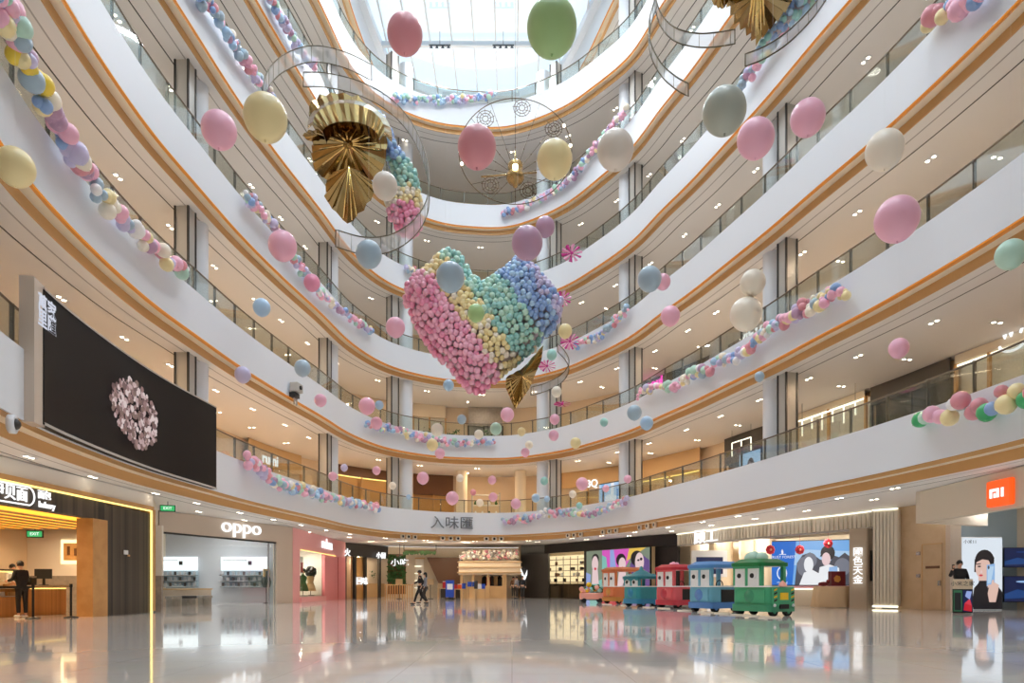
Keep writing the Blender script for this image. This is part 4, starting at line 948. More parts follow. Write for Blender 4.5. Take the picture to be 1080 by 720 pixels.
# canopied stall with flowers above
p, q = R(484, 53), R(549, 53); Ys = 53
t = thing('market_stall', 'cream canopied market stall with posts at the end of the corridor', 'stall', V3(mid(p, q), 0))
zc0, zc1 = zrow(606, Ys), zrow(591.5, Ys)
obj('canopy', MB().wall(p+Vector((0, .8)), q+Vector((0, .8)), zc0, zc1, 'cream_soffit', 2.2), t)
for k in range(3): obj('molding', MB().wall(p-Vector((.1, .36)), q-Vector((-.1, .36)), zc0+(zc1-zc0)*(.12+.38*k), zc0+(zc1-zc0)*(.2+.38*k), 'wood_light', .1), t)
for x in (487, 499, 515, 532): c = R(x, Ys); obj('post', MB().box((c.x, c.y, zc0/2), (.34 if x > 520 else .2, .3, zc0), 'wood_light'), t)
obj('counter', MB().wall(R(489, 53.4), R(530, 53.4), 0, .95, 'wood_light', .6), t); obj('back_wall', MB().wall(R(489, 55), R(545, 55), 0, zc0, 'cream_soffit', .1), t)
t = thing('flower_garland', 'band of pink and white flowers on top of the cream stall', 'flower decoration', V3(mid(p, q), zc1)); mb = MB()
for i in range(220):
    c = mid(R(486, 53), R(546, 53), RND.random()); mb.ball((c.x, c.y+RND.uniform(-.2, .6), zc1+.18+RND.uniform(.0, .62)), RND.uniform(.09, .17), RND.choice(['balloon_white', 'balloon_beige', 'balloon_rose', 'slot_grey', 'balloon_cream', 'cladding_grey']), 7, 5)
tag(obj('blossoms', mb, t), kind='stuff')
t = thing('hanging_clothes', 'dark coats and bags hanging in the cream stall', 'clothes', V3(R(519, 53.9), 1.2)); 
mb = MB()
for i, x in enumerate((511, 515, 519, 523, 527)): c = R(x, 53.95); obj('coat', MB().lathe([(.02, 1.75), (.08, 1.72), (.2, 1.6), (.24, 1.2), (.26, .96)], ['cloth_black', 'red', 'charcoal', 'wood_light', 'cloth_black'][i], (c.x, c.y, 0), 12), t)
obj('hanging_rail', MB().tube([V3(R(508, 53.95), 1.78), V3(R(530, 53.95), 1.78)], .025, 'steel', 6), t)
# goods tables
def goods(x, y0, w, h, Y, cols, label, m='wood_light'):
    c = R(x, Y); wd = w*Y/F; t = thing('goods_table', label, 'table', V3(c, 0), 'goods tables in the corridor')
    obj('tabletop', MB().box((c.x, c.y, h-.03), (wd, .8, .06), m), t)
    for sx in (-1, 1):
        for sy in (-1, 1): obj('leg', MB().box((c.x+sx*(wd/2-.06), c.y+sy*.34, (h-.06)/2), (.08, .08, h-.06), m), t)
    k = len(cols)
    for i, cl in enumerate(cols):
        cx = c.x-wd/2+wd*(i+.5)/k; b = thing('goods_box', '%s package on the table: %s' % (cl[1], label.split(' table')[0]), 'package', (cx, c.y, h), 'packages on the goods tables')
        bw = wd/k*.85; obj('box', MB().box((cx, c.y-.1, h+cl[2]/2), (bw, .4, cl[2]), cl[0]), b); obj('lid', MB().box((cx, c.y-.1, h+cl[2]+.02), (bw*1.04, .42, .04), 'white' if i % 2 else cl[0]), b)
goods(467, 0, 11, .8, 50, [('wood_light', 'wooden', .3), ('red', 'red', .45)], 'leftmost red and wood goods table')
goods(485, 0, 13, .75, 49, [('red', 'red', .25), ('orange_logo', 'orange', .3), ('blue', 'blue', .35)], 'middle red and blue goods table')
goods(498, 0, 10, .9, 48.5, [('blue', 'blue', .3), ('display_blue', 'deep blue', .35)], 'long blue goods table')
goods(506, 0, 12, .75, 47.5, [('charcoal', 'black', .5), ('white', 'white', .3), ('blue', 'blue', .3)], 'rightmost dark goods table')
c = R(474.5, 48); t = thing('banner_stand', 'blue upright display stand among the goods tables', 'display stand', V3(c, 0)); obj('panel', MB().box((c.x, c.y, .75), (.6, .06, 1.2), 'blue'), t); obj('base', MB().box((c.x, c.y, .06), (.7, .4, .1), 'charcoal'), t); obj('print', MB().box((c.x, c.y-.035, .9), (.4, .01, .4), 'white'), t)
for i, x in enumerate((421, 454)):
    c = R(x, 50); t = thing('sign_stand', ['small wooden notice stand left of the walking people', 'small wooden notice stand right of the walking people'][i], 'sign stand', V3(c, 0)); obj('post', MB().cone((c.x, c.y, 0.02), (c.x, c.y, 1.05), .03, .03, 'charcoal', 8), t); obj('board', MB().box((c.x, c.y-.02, 1.25), (.5, .05, .42), 'wood_light'), t); obj('base', MB().lathe([(0, 0), (.2, 0), (.2, .03), (0, .03)], 'charcoal', (c.x, c.y, 0), 14), t)
t = thing('plant_wall', 'dark green plant wall behind the cafe railing left of the walking people', 'plant wall', V3(R(418, 54.6), .6)); p, q = R(409, 54.6), R(428, 54.6)
obj('panel', MB().wall(p, q, .3, 3.5, 'brown_panel', .12), t); mb = MB()
for i in range(420):
    c = mid(p, q, RND.random()); z = RND.uniform(1.0, 3.4); d = Vector((RND.uniform(-1, 1), RND.uniform(-1, -.1), RND.uniform(-.8, .8))).normalized()*RND.uniform(.1, .22); s = d.orthogonal().normalized()*.08; b = Vector((c.x, c.y-.1-RND.random()*.2, z)); mb.add([b-d, b+s, b+d, b-s], [(0, 1, 2, 3)], 'green_leaf')
tag(obj('leaves', mb, t), kind='stuff'); p, q = R(405, 53.6), R(436, 53.4)
t = thing('low_railing', 'long wooden slat railing of the cafe left of the walking people', 'railing', V3(mid(p, q), 0)); obj('handrail', MB().wall(p, q, 1.0, 1.08, 'wood_light', .1), t)
for k in range(12): c = mid(p, q, (k+.5)/12); obj('post', MB().box((c.x, c.y, .5), (.06, .05, 1.0), 'brown_trim'), t)
o = text('lit_sign', '小吃', .6, V3(R(421.5, 53.2), 2.75), (1, 0, 0), 'sign_white', None, .03, bold=.006, sx=1.2); tag(o, 'white lit sign hanging before the plant wall of the cafe', 'sign'); obj('hanging_rod', MB().box((R(421.5, 53.2).x, 53.2, 3.6), (.04, .04, 1.2), 'charcoal'), o)
for x, y_, e in ((420, 49.6, 50), (455, 50.6, 55), (490, 50.8, 50), (530, 50.4, 50), (390, 50, 40)):   # added fill lamps that brighten the corridor, turned away so they stay unseen
    lamp(V3(R(x, y_), 4.12), e, (1, .82, .58), .5).rotation_euler = Vector((0, 1, -.45)).to_track_quat('-Z', 'Y').to_euler()
# ================================================================ black shop with the lit picture wall
Q = [R(550, 55), R(575, 53.8), R(600, 51.5), R(632, 48.6), R(660, 46), R(690, 43.9), R(716, 42.4)]
t = thing('storefront', 'black shop front with a curved dark fascia behind the toy train', 'shop front', V3(Q[3], 0), 'ground floor shop fronts')
mb = MB(); 
for i in range(6): mb.wall(Q[i], Q[i+1], 3.5, CE, 'black', .2)
obj('fascia', mb, t); mb = MB(); 
for a_, b_, m_ in ((Q[0], isect(579, Q[1], Q[2]), 'charcoal'), (isect(617, Q[2], Q[3]), isect(621, Q[2], Q[3]), 'charcoal'), (isect(690, Q[4], Q[5])+Vector((.2, .3)), Q[6], 'black')): obj('wall_panel', MB().wall(a_, b_, 0, 3.5, m_, .2), t)
p, q = isect(579, Q[1], Q[2]), isect(617, Q[2], Q[3]); d = (q-p).normalized(); n = Vector((-d.y, d.x))
obj('glass', MB().wall(p, q, .05, 3.5, 'shop_glass', .03), t)
t = thing('lit_shelving', 'glowing cream wall of shelves behind the glass of the black shop', 'shelving', V3(mid(p, q), 0)); b0, b1 = p+n*2.0-d*2.6, q+n*2.2
obj('back_panel', MB().wall(b0, b1, 1.2, 3.4, em('creamlit', (255, 226, 176), 1.2), .05), t)
for k in range(5): obj('shelf', MB().wall(b0-n*.2, b1-n*.2, 1.25+k*.45, 1.29+k*.45, 'brown_panel', .3), t)
for k in range(8): c = mid(b0, b1, (k+.5)/8)-n*.25; obj('upright', MB().box((c.x, c.y, 2.2), (.05, .05, 2.2), 'charcoal'), t)
for k in range(30):
    c = mid(b0, b1, RND.random())-n*.28; z = 1.29+RND.choice([0, 1, 2, 3])*.45; obj('bag', MB().box((c.x, c.y, z+.13), (RND.uniform(.18, .3), .12, RND.uniform(.18, .3)), RND.choice(['cloth_black', 'brown_panel', 'charcoal', 'white'])), t)
obj('counter', MB().wall(b0-n*.8, b1-n*.8, 0, 1.1, 'black', .5), t)
p = isect(553, Q[0], Q[1])-Vector((.0, .25)); o = text('lit_sign', 'V', 1.5, V3(p, zrow(606, p.y)), (1, -.15, 0), 'sign_white', None, .03, bold=.012); tag(o, 'white lit V sign left of the black shop', 'sign')
p, q = isect(622, Q[2], Q[3]), isect(689, Q[4], Q[5]); d = (q-p); W = d.length; d.normalize(); n = Vector((d.y, -d.x))
t = thing('picture_wall', 'long lit picture wall with pink and yellow swirls and pale figures behind the toy train', 'picture wall', V3(mid(p, q), .05)); p = p+n*.3; q = q+n*.3
obj('box', MB().wall(p-n*.08, q-n*.08, .02, 3.47, 'black', .15), t)
T = lambda *a: ['ad_'+a[0], list(a[1])]
sh = [T('olive', FULL), T('magenta', [(.27, .62), (.62, .58), (.8, 1), (.27, 1)]), T('lilac', [(.4, .6), (.5, .62), (.46, 1), (.4, 1)]), T('teal', [(.27, .55), (.36, .58), (.34, .85), (.27, .9)]), T('yel', [(.66, .75), (.95, 1), (.7, 1)]), T('teal', [(.0, .0), (.27, .0), (.27, .4), (.1, .3)]), T('violet', [(.62, .0), (1, .0), (1, .75), (.86, .9), (.72, .7)]),
      T('lilac', [(0, 0), (.06, 0), (.08, .5), (0, .55)]), T('hair', el(.16, .83, .06, .11)), T('paleskin', el(.155, .72, .055, .17)), T('paleskin', [(.1, .3), (.22, .3), (.2, .62), (.11, .6)]), T('rose', el(.16, .62, .02, .03, 10)),
      T('hair', el(.58, .78, .075, .13)), T('paleskin', el(.6, .7, .055, .13)), T('paleskin', [(.52, .2), (.68, .2), (.65, .58), (.55, .58)]), T('hair', el(.82, .8, .09, .15)), T('paleskin', el(.86, .72, .065, .19)), T('paleskin', [(.74, .1), (.92, .1), (.9, .55), (.78, .55)]), T('hair', el(.885, .78, .02, .03, 10)), T('hair', el(.845, .76, .018, .02, 10)), T('rose', el(.87, .6, .025, .03, 10)), T('rose', el(.61, .62, .02, .025, 10)), T('red', [(.27, .0), (.6, .0), (.6, .2), (.27, .22)])]
mb = MB(); picture(mb, V3(p, .08), V3(d, 0), W, 3.36, sh); obj('print', mb, t)
p = isect(706, Q[5], Q[6]); struct('wall_shop', MB().wall(Q[0]+Vector((0, .1)), (R(548, 58)), 0, CE, 'tan_wall', .2))
lamp(V3(R(598, 53.5), 3.9), 90, (1, .82, .55), .6)
# ================================================================ jewellery shop with the cream slatted band
S = [R(716, 42.4), R(750, 39.3), R(800, 35.5), R(850, 32.7), R(893, 30.7), R(922, 29.3)]
t = thing('storefront', 'jewellery shop front with a cream slatted band under a white light strip', 'shop front', V3(S[2], 0), 'ground floor shop fronts')
mb = MB()
for i in range(5): mb.wall(S[i], S[i+1], 3.47, CE-.1, 'cream_slats', .2)
obj('slat_band', mb, t)
mb = MB(); sl = MB()
for i in range(5):
    L = (S[i+1]-S[i]).length; d = (S[i+1]-S[i]).normalized(); n = Vector((d.y, -d.x)); k = int(L/.24)
    for j in range(k): c = S[i]+d*(L*(j+.5)/k)+n*.12; sl.box((c.x, c.y, 3.78), (.12, .1, .6), 'cream_slats', math.atan2(d.y, d.x))
    mb.wall(S[i]+n*.16, S[i+1]+n*.16, CE-.08, CE-.03, 'strip_white', .05)
obj('light_strip', mb, t); obj('slats', sl, t)
mb = MB()
for i in range(5): mb.wall(S[i], S[i+1], 3.40, 3.47, 'slot_grey', .26)
obj('lower_trim', mb, t)
obj('end_pier', MB().wall(R(922.5, 28.9), R(949, 28.2), 0.1, CE-.1, 'cream_slats', .4), t)
k0, k1 = R(922.5, 28.9), R(949, 28.2); d = (k1-k0).normalized(); n = Vector((d.y, -d.x)); mb = MB()
for j in range(7): c = mid(k0, k1, (j+.5)/7)+n*.22; mb.box((c.x, c.y, 2.1), (.09, .08, 3.9), 'cream_slats', math.atan2(d.y, d.x))
obj('slats', mb, t); obj('light_strip', MB().wall(k0+n*.25, k1+n*.25, .05, .12, 'strip_white', .1).wall(k0+n*.25, k1+n*.25, CE-.1, CE-.05, 'strip_white', .1), t)
o = text('lit_sign', '顾工', .85, V3(isect(750, S[0], S[2])+Vector((-.45, -.45)), 3.72), V3((S[2]-S[0]), 0), 'sign_white', None, .03, bold=.008, sx=1.35); tag(o, 'white lit characters on the cream slatted band above the blue train car', 'sign')
mb = MB()                                        # interior: back wall and round half columns
mb.wall(R(717, 46), R(800, 40), 0, 3.6, 'cream_soffit', .12); mb.wall(R(800, 40), R(930, 33.5), 0, 3.6, 'cream_soffit', .12); struct('wall_shop', mb)
for x in (738, 763, 790, 806): c = R(x, 42.0-(x-738)*.045); struct('pillar', MB().cone((c.x, c.y, 0), (c.x, c.y, 3.6), .55, .55, 'cream_soffit', 24))
p = R(748, 38.6); t = thing('wall_screen', 'small dark screen on a white stand above the blue train car', 'screen', V3(p, 1.5)); obj('panel', MB().box((p.x, p.y, 2.2), (2.0, .12, 1.5), 'white'), t); obj('screen', MB().box((p.x, p.y-.07, 2.1), (1.5, .03, .95), 'ad_navy'), t); obj('post', MB().box((p.x, p.y+.05, .75), (.2, .1, 1.5), 'white'), t)
p, q = R(814, 36.2), R(897, 34.6); d = q-p; W = d.length; d.normalize(); z0, z1 = 1.0, zrow(570.5, 35.6)
t = thing('billboard', 'large backlit jewellery billboard with a blue ring panel and two people', 'billboard', V3(mid(p, q), z0)); n = Vector((d.y, -d.x))
obj('frame', MB().wall(p-n*.1, q-n*.1, z0-.05, z1+.05, 'steel_dark', .16), t)
sh = [T('sky', FULL), T('skypale', [(0, .5), (1, .35), (1, .75), (0, .85)]), T('darkgrey', [(.3, 0), (1, 0), (1, .62), (.93, .72), (.86, .62), (.8, .66), (.74, .5), (.62, .58), (.5, .74), (.4, .68), (.33, .5)]), T('grey', el(.42, .42, .09, .22)), T('grey', el(.9, .4, .1, .2)), T('hair', el(.72, .72, .09, .17)), T('paleskin', el(.70, .58, .055, .15)), T('hair', [(.62, .62), (.7, .76), (.8, .72), (.78, .84), (.66, .84)]), T('white', [(.58, 0), (.88, 0), (.86, .38), (.74, .46), (.62, .4)]), T('phone', [(.72, .1), (.84, .1), (.84, .42), (.74, .4)]),
      T('grey', el(.5, .56, .085, .17)), T('white', el(.48, .46, .06, .18)), T('white', [(.36, 0), (.66, 0), (.62, .25), (.53, .34), (.42, .28)]), T('blue', [(0, 0), (.27, 0), (.32, 1), (0, 1)])]
mb = MB(); picture(mb, V3(p, z0), V3(d, 0), W, z1-z0, sh)
def bring(u, v): return V3(p+d*(u*W)+n*.05, z0+v*(z1-z0))
obj('print', mb, t)
mb = MB(); mb.tube([bring(.135+.06*math.cos(a), .27+.14*math.sin(a)) for a in [2*PI*i/20 for i in range(20)]], .03, 'ad_white', 5, True); mb.tube([bring(.115, .42), bring(.105, .47), bring(.135, .52), bring(.165, .47), bring(.155, .42)], .03, 'ad_white', 5); obj('ring_drawing', mb, t)
mb = MB(); mb.tube([bring(.1, .705), bring(.19, .705)], .016, 'ad_white', 5); mb.add([bring(.13, .71), bring(.15, .71), bring(.155, .76), bring(.14, .83), bring(.125, .78)], [(0, 1, 2, 3, 4)], 'ad_white'); obj('logo', mb, t)
text('lettering', 'TRUST FOREST', .19, bring(.145, .64), V3(d, 0), 'ad_white', t, .004); text('lettering', 'my ring', .17, bring(.14, .06), V3(d, 0), 'ad_white', t, .004)
mat('knot_red', (206, 48, 64), .5)
for x, y, lab in ((812.5, 579.5, 'red paper flower at the left corner of the jewellery billboard'), (843.5, 579.5, 'red paper flower beside the blue ring panel'), (873.5, 573, 'red paper flower hanging before the man on the jewellery billboard')):
    c = P(x, y, 34.0); mb = MB(); t = thing('paper_flower', lab, 'decoration', c, 'red paper flowers of the jewellery shop')
    for a in range(8): mb.ball(c+Vector((.13*math.cos(a*PI/4), 0, .13*math.sin(a*PI/4))), (.11, .05, .11), 'knot_red', 8, 6)
    obj('petals', mb, t); obj('heart_knob', MB().ball(c+Vector((0, -.06, 0)), .06, 'coral_dot' if 'coral_dot' in MATS else 'balloon_coral', 8, 6), t)
    obj('hanging_wire', MB().tube([c, (c.x, c.y, 4.2)], .006, 'red', 4), t)
p, q = R(838, 32.6), R(896, 30.9); d = (q-p).normalized(); n = Vector((d.y, -d.x))
t = thing('jewellery_counter', 'long cream jewellery counter with lit slatted front under the billboard', 'counter', V3(mid(p, q), 0)); obj('body', MB().wall(p, q, 0, .85, 'cream_slats', .7), t); obj('countertop', MB().wall(p-d*.05, q+d*.05, .85, .95, 'balloon_pink', .8), t); obj('light_strip', MB().wall(p+n*.38, q+n*.38, .78, .83, 'strip_white', .04), t)
c = R(878, 29.9); t = thing('draped_table', 'round table under a beige cloth in front of the jewellery counter', 'table', V3(c, 0))
mat('cloth_beige', (214, 186, 150), .8); pr = []
mb = MB(); N = 48; vs = []
for k, (rr, z, wv) in enumerate(((.62, .93, 0), (.64, .9, .01), (.66, .5, .04), (.7, .02, .06))):
    for i in range(N): a = 2*PI*i/N; r = rr+wv*math.sin(a*9); vs.append((c.x+r*1.25*math.cos(a), c.y+r*.8*math.sin(a), z))
mb.add(vs, [(k*N+i, k*N+(i+1) % N, (k+1)*N+(i+1) % N, (k+1)*N+i)[::-1] for k in range(3) for i in range(N)], 'cloth_beige', True); mb.add(vs[:N], [tuple(range(N))], 'cloth_beige'); obj('cloth', mb, t)
c = R(882.5, 29.9); t = thing('gift_box', 'dark red box with a golden emblem on the beige draped table', 'box', V3(c, .93)); obj('box', MB().box((c.x, c.y, 1.26), (.62, .3, .64), mat('wine', (120, 24, 34), .4)), t); obj('emblem', MB().cone((c.x-.05, c.y-.155, 1.25), (c.x-.05, c.y-.17, 1.25), .16, .16, 'gold_strip', 6, False), t)
c = R(868.5, 29.8); t = thing('figurine', 'small dark red figurine lying beside the gift box', 'figurine', V3(c, .94)); obj('body', MB().ball((c.x, c.y, 1.03), (.24, .12, .1), 'wine', 14, 8), t); obj('head', MB().ball((c.x+.2, c.y-.02, 1.14), .09, 'wine', 12, 8), t)
p = R(909, 29.0); p2 = p+Vector((.2, 0)); t = thing('sign_pillar', 'beige box pillar with white lit vertical characters', 'sign pillar', V3(p, 0)); a_, b_ = R(896, 29.2), R(914, 28.8)
obj('front_panel', MB().wall(a_, b_, 0, 3.38, mat('pillar_beige', (190, 172, 150), .5), .1), t); obj('side_panel', MB().wall(b_, R(921.5, 29.6), 0, 3.38, mat('pillar_side', (164, 146, 126), .5), .1), t); obj('back_panel', MB().wall(R(921.5, 29.6), R(903, 30.2), 0, 3.38, 'pillar_side', .08), t)
obj('window_slot', MB().box((R(919, 29.2).x-.05, R(919, 29.2).y-.12, 1.8), (.2, .08, 1.3), 'black', .9), t)
for i, ch in enumerate('國色天金'): text('lettering', ch, .40, V3(R(904.5, 28.9)+Vector((0, -.02)), 2.36-i*.39), (b_-a_).to_3d(), 'sign_white', t, .02, bold=.004)
lamp(V3(R(860, 34), 4.1), 130, (1, .95, .85), 1); lamp(V3(R(760, 40.5), 4.1), 130, (1, .92, .8), 1); lamp(V3(R(800, 37.5), 4.1), 110, (1, .92, .8), 1)
# ================================================================ timber wall with a door, and the phone shop at the right
p, q = R(949.5, 28.4), R(1003, 26.2); d = (q-p).normalized(); n = Vector((d.y, -d.x)); struct('wall_timber', MB().wall(p, q, 0, CE, 'door_wood', .2))
u, v = isect(975, p, q), isect(996, p, q); t = struct('door_1', MB().wall(u+n*.11, v+n*.11, .02, 2.6, 'door_wood', .03)); mb = MB(); mb.wall(u+n*.13, v+n*.13, 2.58, 2.60, 'brown_trim', .02); mb.wall(u+n*.13, u+n*.13+d*.02, 0, 2.6, 'brown_trim', .02); obj('frame', mb, t)
for x, y in ((971, 583.5), (971, 607)): c = isect(x, p, q)+n*.13; solo('wall_switch', MB().wall(c-d*.09, c+d*.09, zrow(y, c.y)-.07, zrow(y, c.y)+.07, 'steel', .03), ['upper small metal plate on the timber wall', 'lower small metal plate on the timber wall'][y > 600], 'plate')
c = isect(986.5, p, q)+n*.15; solo('door_sign', MB().wall(c-d*.3, c+d*.3, zrow(598, c.y)-.05, zrow(598, c.y)+.05, 'brown_panel', .03), 'small brown sign plate on the timber door', 'sign'); c = isect(994, p, q)+n*.16; obj('handle', MB().wall(c-d*.05, c+d*.05, .95, 1.15, 'steel', .06), t)
t = thing('storefront', 'pale bulkhead front of the phone shop with the orange square logo', 'shop front', (14.2, 19, 3.1), 'ground floor shop fronts')
obj('bulkhead', MB().wall((14.25, 23.6), (13.85, 12), 3.12, CE, 'beige_wall', .3), t); obj('return', MB().wall((14.1, 23.6), (17.2, 24.9), 3.12, CE, 'beige_wall', .3), t); obj('pier', MB().wall(R(1003, 26.2), R(1008, 25.6), 0, CE, 'pale_stone', .35), t)
c = Vector((13.88, 19.4, zrow(519.5, 19.4))); t = thing('logo_sign', 'orange square sign with white letters on the pale bulkhead at the right', 'sign', c); bd = MB(); bd.box(c, (.16, 1.0, .76), 'logo_orange'); obj('board', bd, t, bevel=.06)
def lg(y0, z0, y1, z1): obj('lettering', MB().box((c.x-.09, c.y+(y0+y1)/2, c.z+(z0+z1)/2), (.03, abs(y1-y0), abs(z1-z0)), 'sign_white'), t)
for a in (((.30, -.13, .22, .13)), ((.22, .05, .02, .13)), ((.14, -.13, .07, .0)), ((.02, -.13, -.06, .13)), ((-.16, -.13, -.24, .13))): lg(*a)
bw0, bw1 = R(1008, 27.6), R(1120, 27.6); struct('wall_shop', MB().wall(bw0, bw1, 0, CE, 'shop_blue_grey', .12))
p, q = R(1014.5, 26.4), R(1057, 26.4); z1 = zrow(567, 26.4); t = thing('lit_poster', 'tall backlit poster of a woman in black holding a pale blue phone before her face', 'poster', V3(mid(p, q), .04)); W = (q-p).length
obj('frame', MB().wall(p+Vector((0, .1)), q+Vector((0, .1)), .02, z1+.04, 'white', .16), t)
sh = [T('paper', FULL), T('black', [(.28, .0), (1, .0), (1, .24), (.9, .32), (.72, .38), (.68, .45), (.46, .45), (.4, .36), (.3, .3), (.25, .1)]), T('hair', el(.56, .68, .24, .155)), T('hair', [(.3, .52), (.5, .52), (.5, .7), (.31, .7)]), T('skin', el(.52, .575, .19, .155)), T('skin', [(.4, .4), (.64, .4), (.64, .52), (.4, .5)]), T('hair', [(.36, .66), (.5, .70), (.7, .68), (.74, .62), (.8, .72), (.6, .83), (.4, .80), (.32, .7)]), T('hair', [(.34, .635), (.46, .645), (.46, .632), (.35, .622)]), T('black', el(.42, .60, .045, .011, 12)), T('rose', el(.46, .475, .05, .014, 12)), T('paleskin', [(.47, .56), (.5, .51), (.44, .51)]),
      T('phone', [(.60, .32), (.80, .35), (.80, .64), (.60, .62)]), T('phone2', [(.62, .36), (.70, .37), (.78, .6), (.62, .6)]), T('darkgrey', el(.645, .585, .025, .025, 12)), T('skin', [(.66, .1), (.82, .1), (.88, .26), (.9, .34), (.78, .38), (.66, .33), (.62, .22)]), T('skin', [(.62, .3), (.8, .33), (.82, .36), (.62, .34)]), T('skin', [(.7, .34), (.76, .34), (.78, .41), (.73, .41)]), T('black', [(.62, .0), (.88, .0), (.86, .1), (.64, .09)])]
mb = MB(); picture(mb, V3(p-Vector((0, .0)), .04), (1, 0, 0), W, z1-.04, sh); obj('print', mb, t)
text('lettering', '小米11', .17, V3(p+Vector((.3, -.03)), z1-.16), (1, 0, 0), 'black', t, .003)
for i, (y0, y1, lab) in enumerate(((578, 597.5, 'upper dark blue television at the right edge'), (608, 634, 'lower dark blue television at the right edge'))):
    p, q = R(1059.5, 26.6), R(1105, 26.6); z0, z1 = zrow(y1, 26.6), zrow(y0, 26.6); t = thing('television', lab, 'television', V3(mid(p, q), z0), 'televisions of the right phone shop'); obj('casing', MB().wall(p+Vector((0, .06)), q+Vector((0, .06)), z0-.03, z1+.03, 'black', .1), t)
    mb = MB(); picture(mb, V3(p, z0), (1, 0, 0), (q-p).length, z1-z0, [T('navy', FULL), T('navy2', [(0, .3), (.3, .5), (.6, .35), (1, .5), (1, .2), (0, .1)]), T('phone' if i else 'navy2', el(.42, .8, .16, .04))]); obj('screen', mb, t); obj('bracket', MB().box((mid(p, q).x, 27.1, (z0+z1)/2), (.3, .8, .2), 'steel'), t)
p, q = R(1004.5, 23.2), R(1026, 22.9); d = (q-p).normalized(); t = thing('poster_stand', 'black and red poster stand with a cream header in front of the standee in black', 'poster stand', V3(mid(p, q), 0)); n = Vector((d.y, -d.x))
obj('panel', MB().wall(p, q, .02, zrow(621, 23), 'black', .1), t); obj('header', MB().wall(p, q, zrow(621, 23), zrow(610.5, 23), 'cream_soffit', .14), t); obj('base', MB().wall(p, q, 0, .04, 'steel', .4), t)
W = (q-p).length; mb = MB(); picture(mb, V3(p+n*.052, .04), V3(d, 0), W, zrow(621, 23)-.04, [T('green', [(0.05, .05), (.48, .05), (.48, .95), (.05, .95)]), T('black', [(.1, .1), (.42, .1), (.42, .85), (.1, .85)]), T('navy', [(.52, .05), (.97, .05), (.97, .95), (.52, .95)]), T('red', [(.55, .1), (.95, .05), (.95, .3), (.6, .4)]), T('rose', [(.6, .4), (.95, .3), (.85, .6)]), T('lilac', [(.62, .7), (.85, .55), (.95, .9), (.7, .92)])]); obj('print', mb, t)
text('lettering', '小米之家', .17, V3(mid(p, q)+n*.08, zrow(615.5, 23)), V3(d, 0), 'black', t, .003)
lamp((17, 24.6, 4.0), 60, (.95, .97, 1), 1); lamp((16.8, 26.2, 4.0), 40, (.95, .97, 1), .8); lamp((17.5, 19, 4.0), 60, (.95, .97, 1), 1)
# ================================================================ big curved screen on the left parapet
z0, z1 = Z(2)+.02, Z(2)+3.1
i0, i1 = BASE.idx(40, -.1), BASE.idx(225, -.1)
t = thing('video_screen', 'big curved black video screen showing a pale flower cluster, on the left gallery edge', 'screen', V3(BASE.at((i0+i1)/2, -.1), z0))
mb = MB(); BASE.sweep(mb, [(-.22, z0), (-.22, z1), (-.02, z1), (-.02, z0), (-.22, z0)], mat('screen_black', (10, 10, 11), .45, spec=.2), i0, i1, cap=True); obj('panel', mb, t)
mb = MB(); BASE.sweep(mb, [(-.24, z0-.02), (-.24, z0+.05), (0, z0+.05)], 'cladding_grey', i0, i1); BASE.sweep(mb, [(-.24, z1-.02), (-.24, z1+.03), (0, z1+.03)], 'cladding_grey', i0, i1); obj('frame', mb, t)
mb = MB(); cxs = [em('pet%d' % k, c, .75) for k, c in enumerate(((196, 168, 168), (150, 118, 116), (110, 84, 84), (224, 206, 204), (128, 104, 96)))]
ic = BASE.idx(141, -.23)
for k in range(400):
    a, r = RND.uniform(0, 2*PI), math.sqrt(RND.random()); du, dz = r*math.cos(a)*2.3, r*math.sin(a)*.95
    ii = ic+du/.5*.62-dz*.25; b = BASE.at(ii, -.226-.0003*k); zc = (z0+z1)/2-.1+dz-.12*du*.0; w = RND.uniform(.05, .13)
    tt = (BASE.at(ii+.3)-BASE.at(ii)).normalized(); vs = []
    for q in range(6): g = q*PI/3+k; vs.append((b.x+tt.x*w*math.cos(g), b.y+tt.y*w*math.cos(g), zc+w*.9*math.sin(g)))
    mb.add(vs, [tuple(range(5, -1, -1))], cxs[k % 5])
obj('picture', mb, t)
pl = BASE.hit(49, -.26); tn_ = (BASE.at(BASE.idx(49)+1)-BASE.at(BASE.idx(49))).normalized()
for k, (s, y) in enumerate((('萬家', 325), ('里匯', 341))): pp = BASE.hit(50, -.235); text('lettering', s, .42, V3(pp, zrow(y, pp.y)), V3(tn_, 0), glow('screen_text', (215, 220, 235), .8), t, .003, bold=.01)
# white end frame left of the screen
p, q = BASE.hit(28, -.05), BASE.hit(39.5, -.05); struct('pillar', MB().wall(p, q, z0-.05, z1+.1, 'pale_stone', .3))
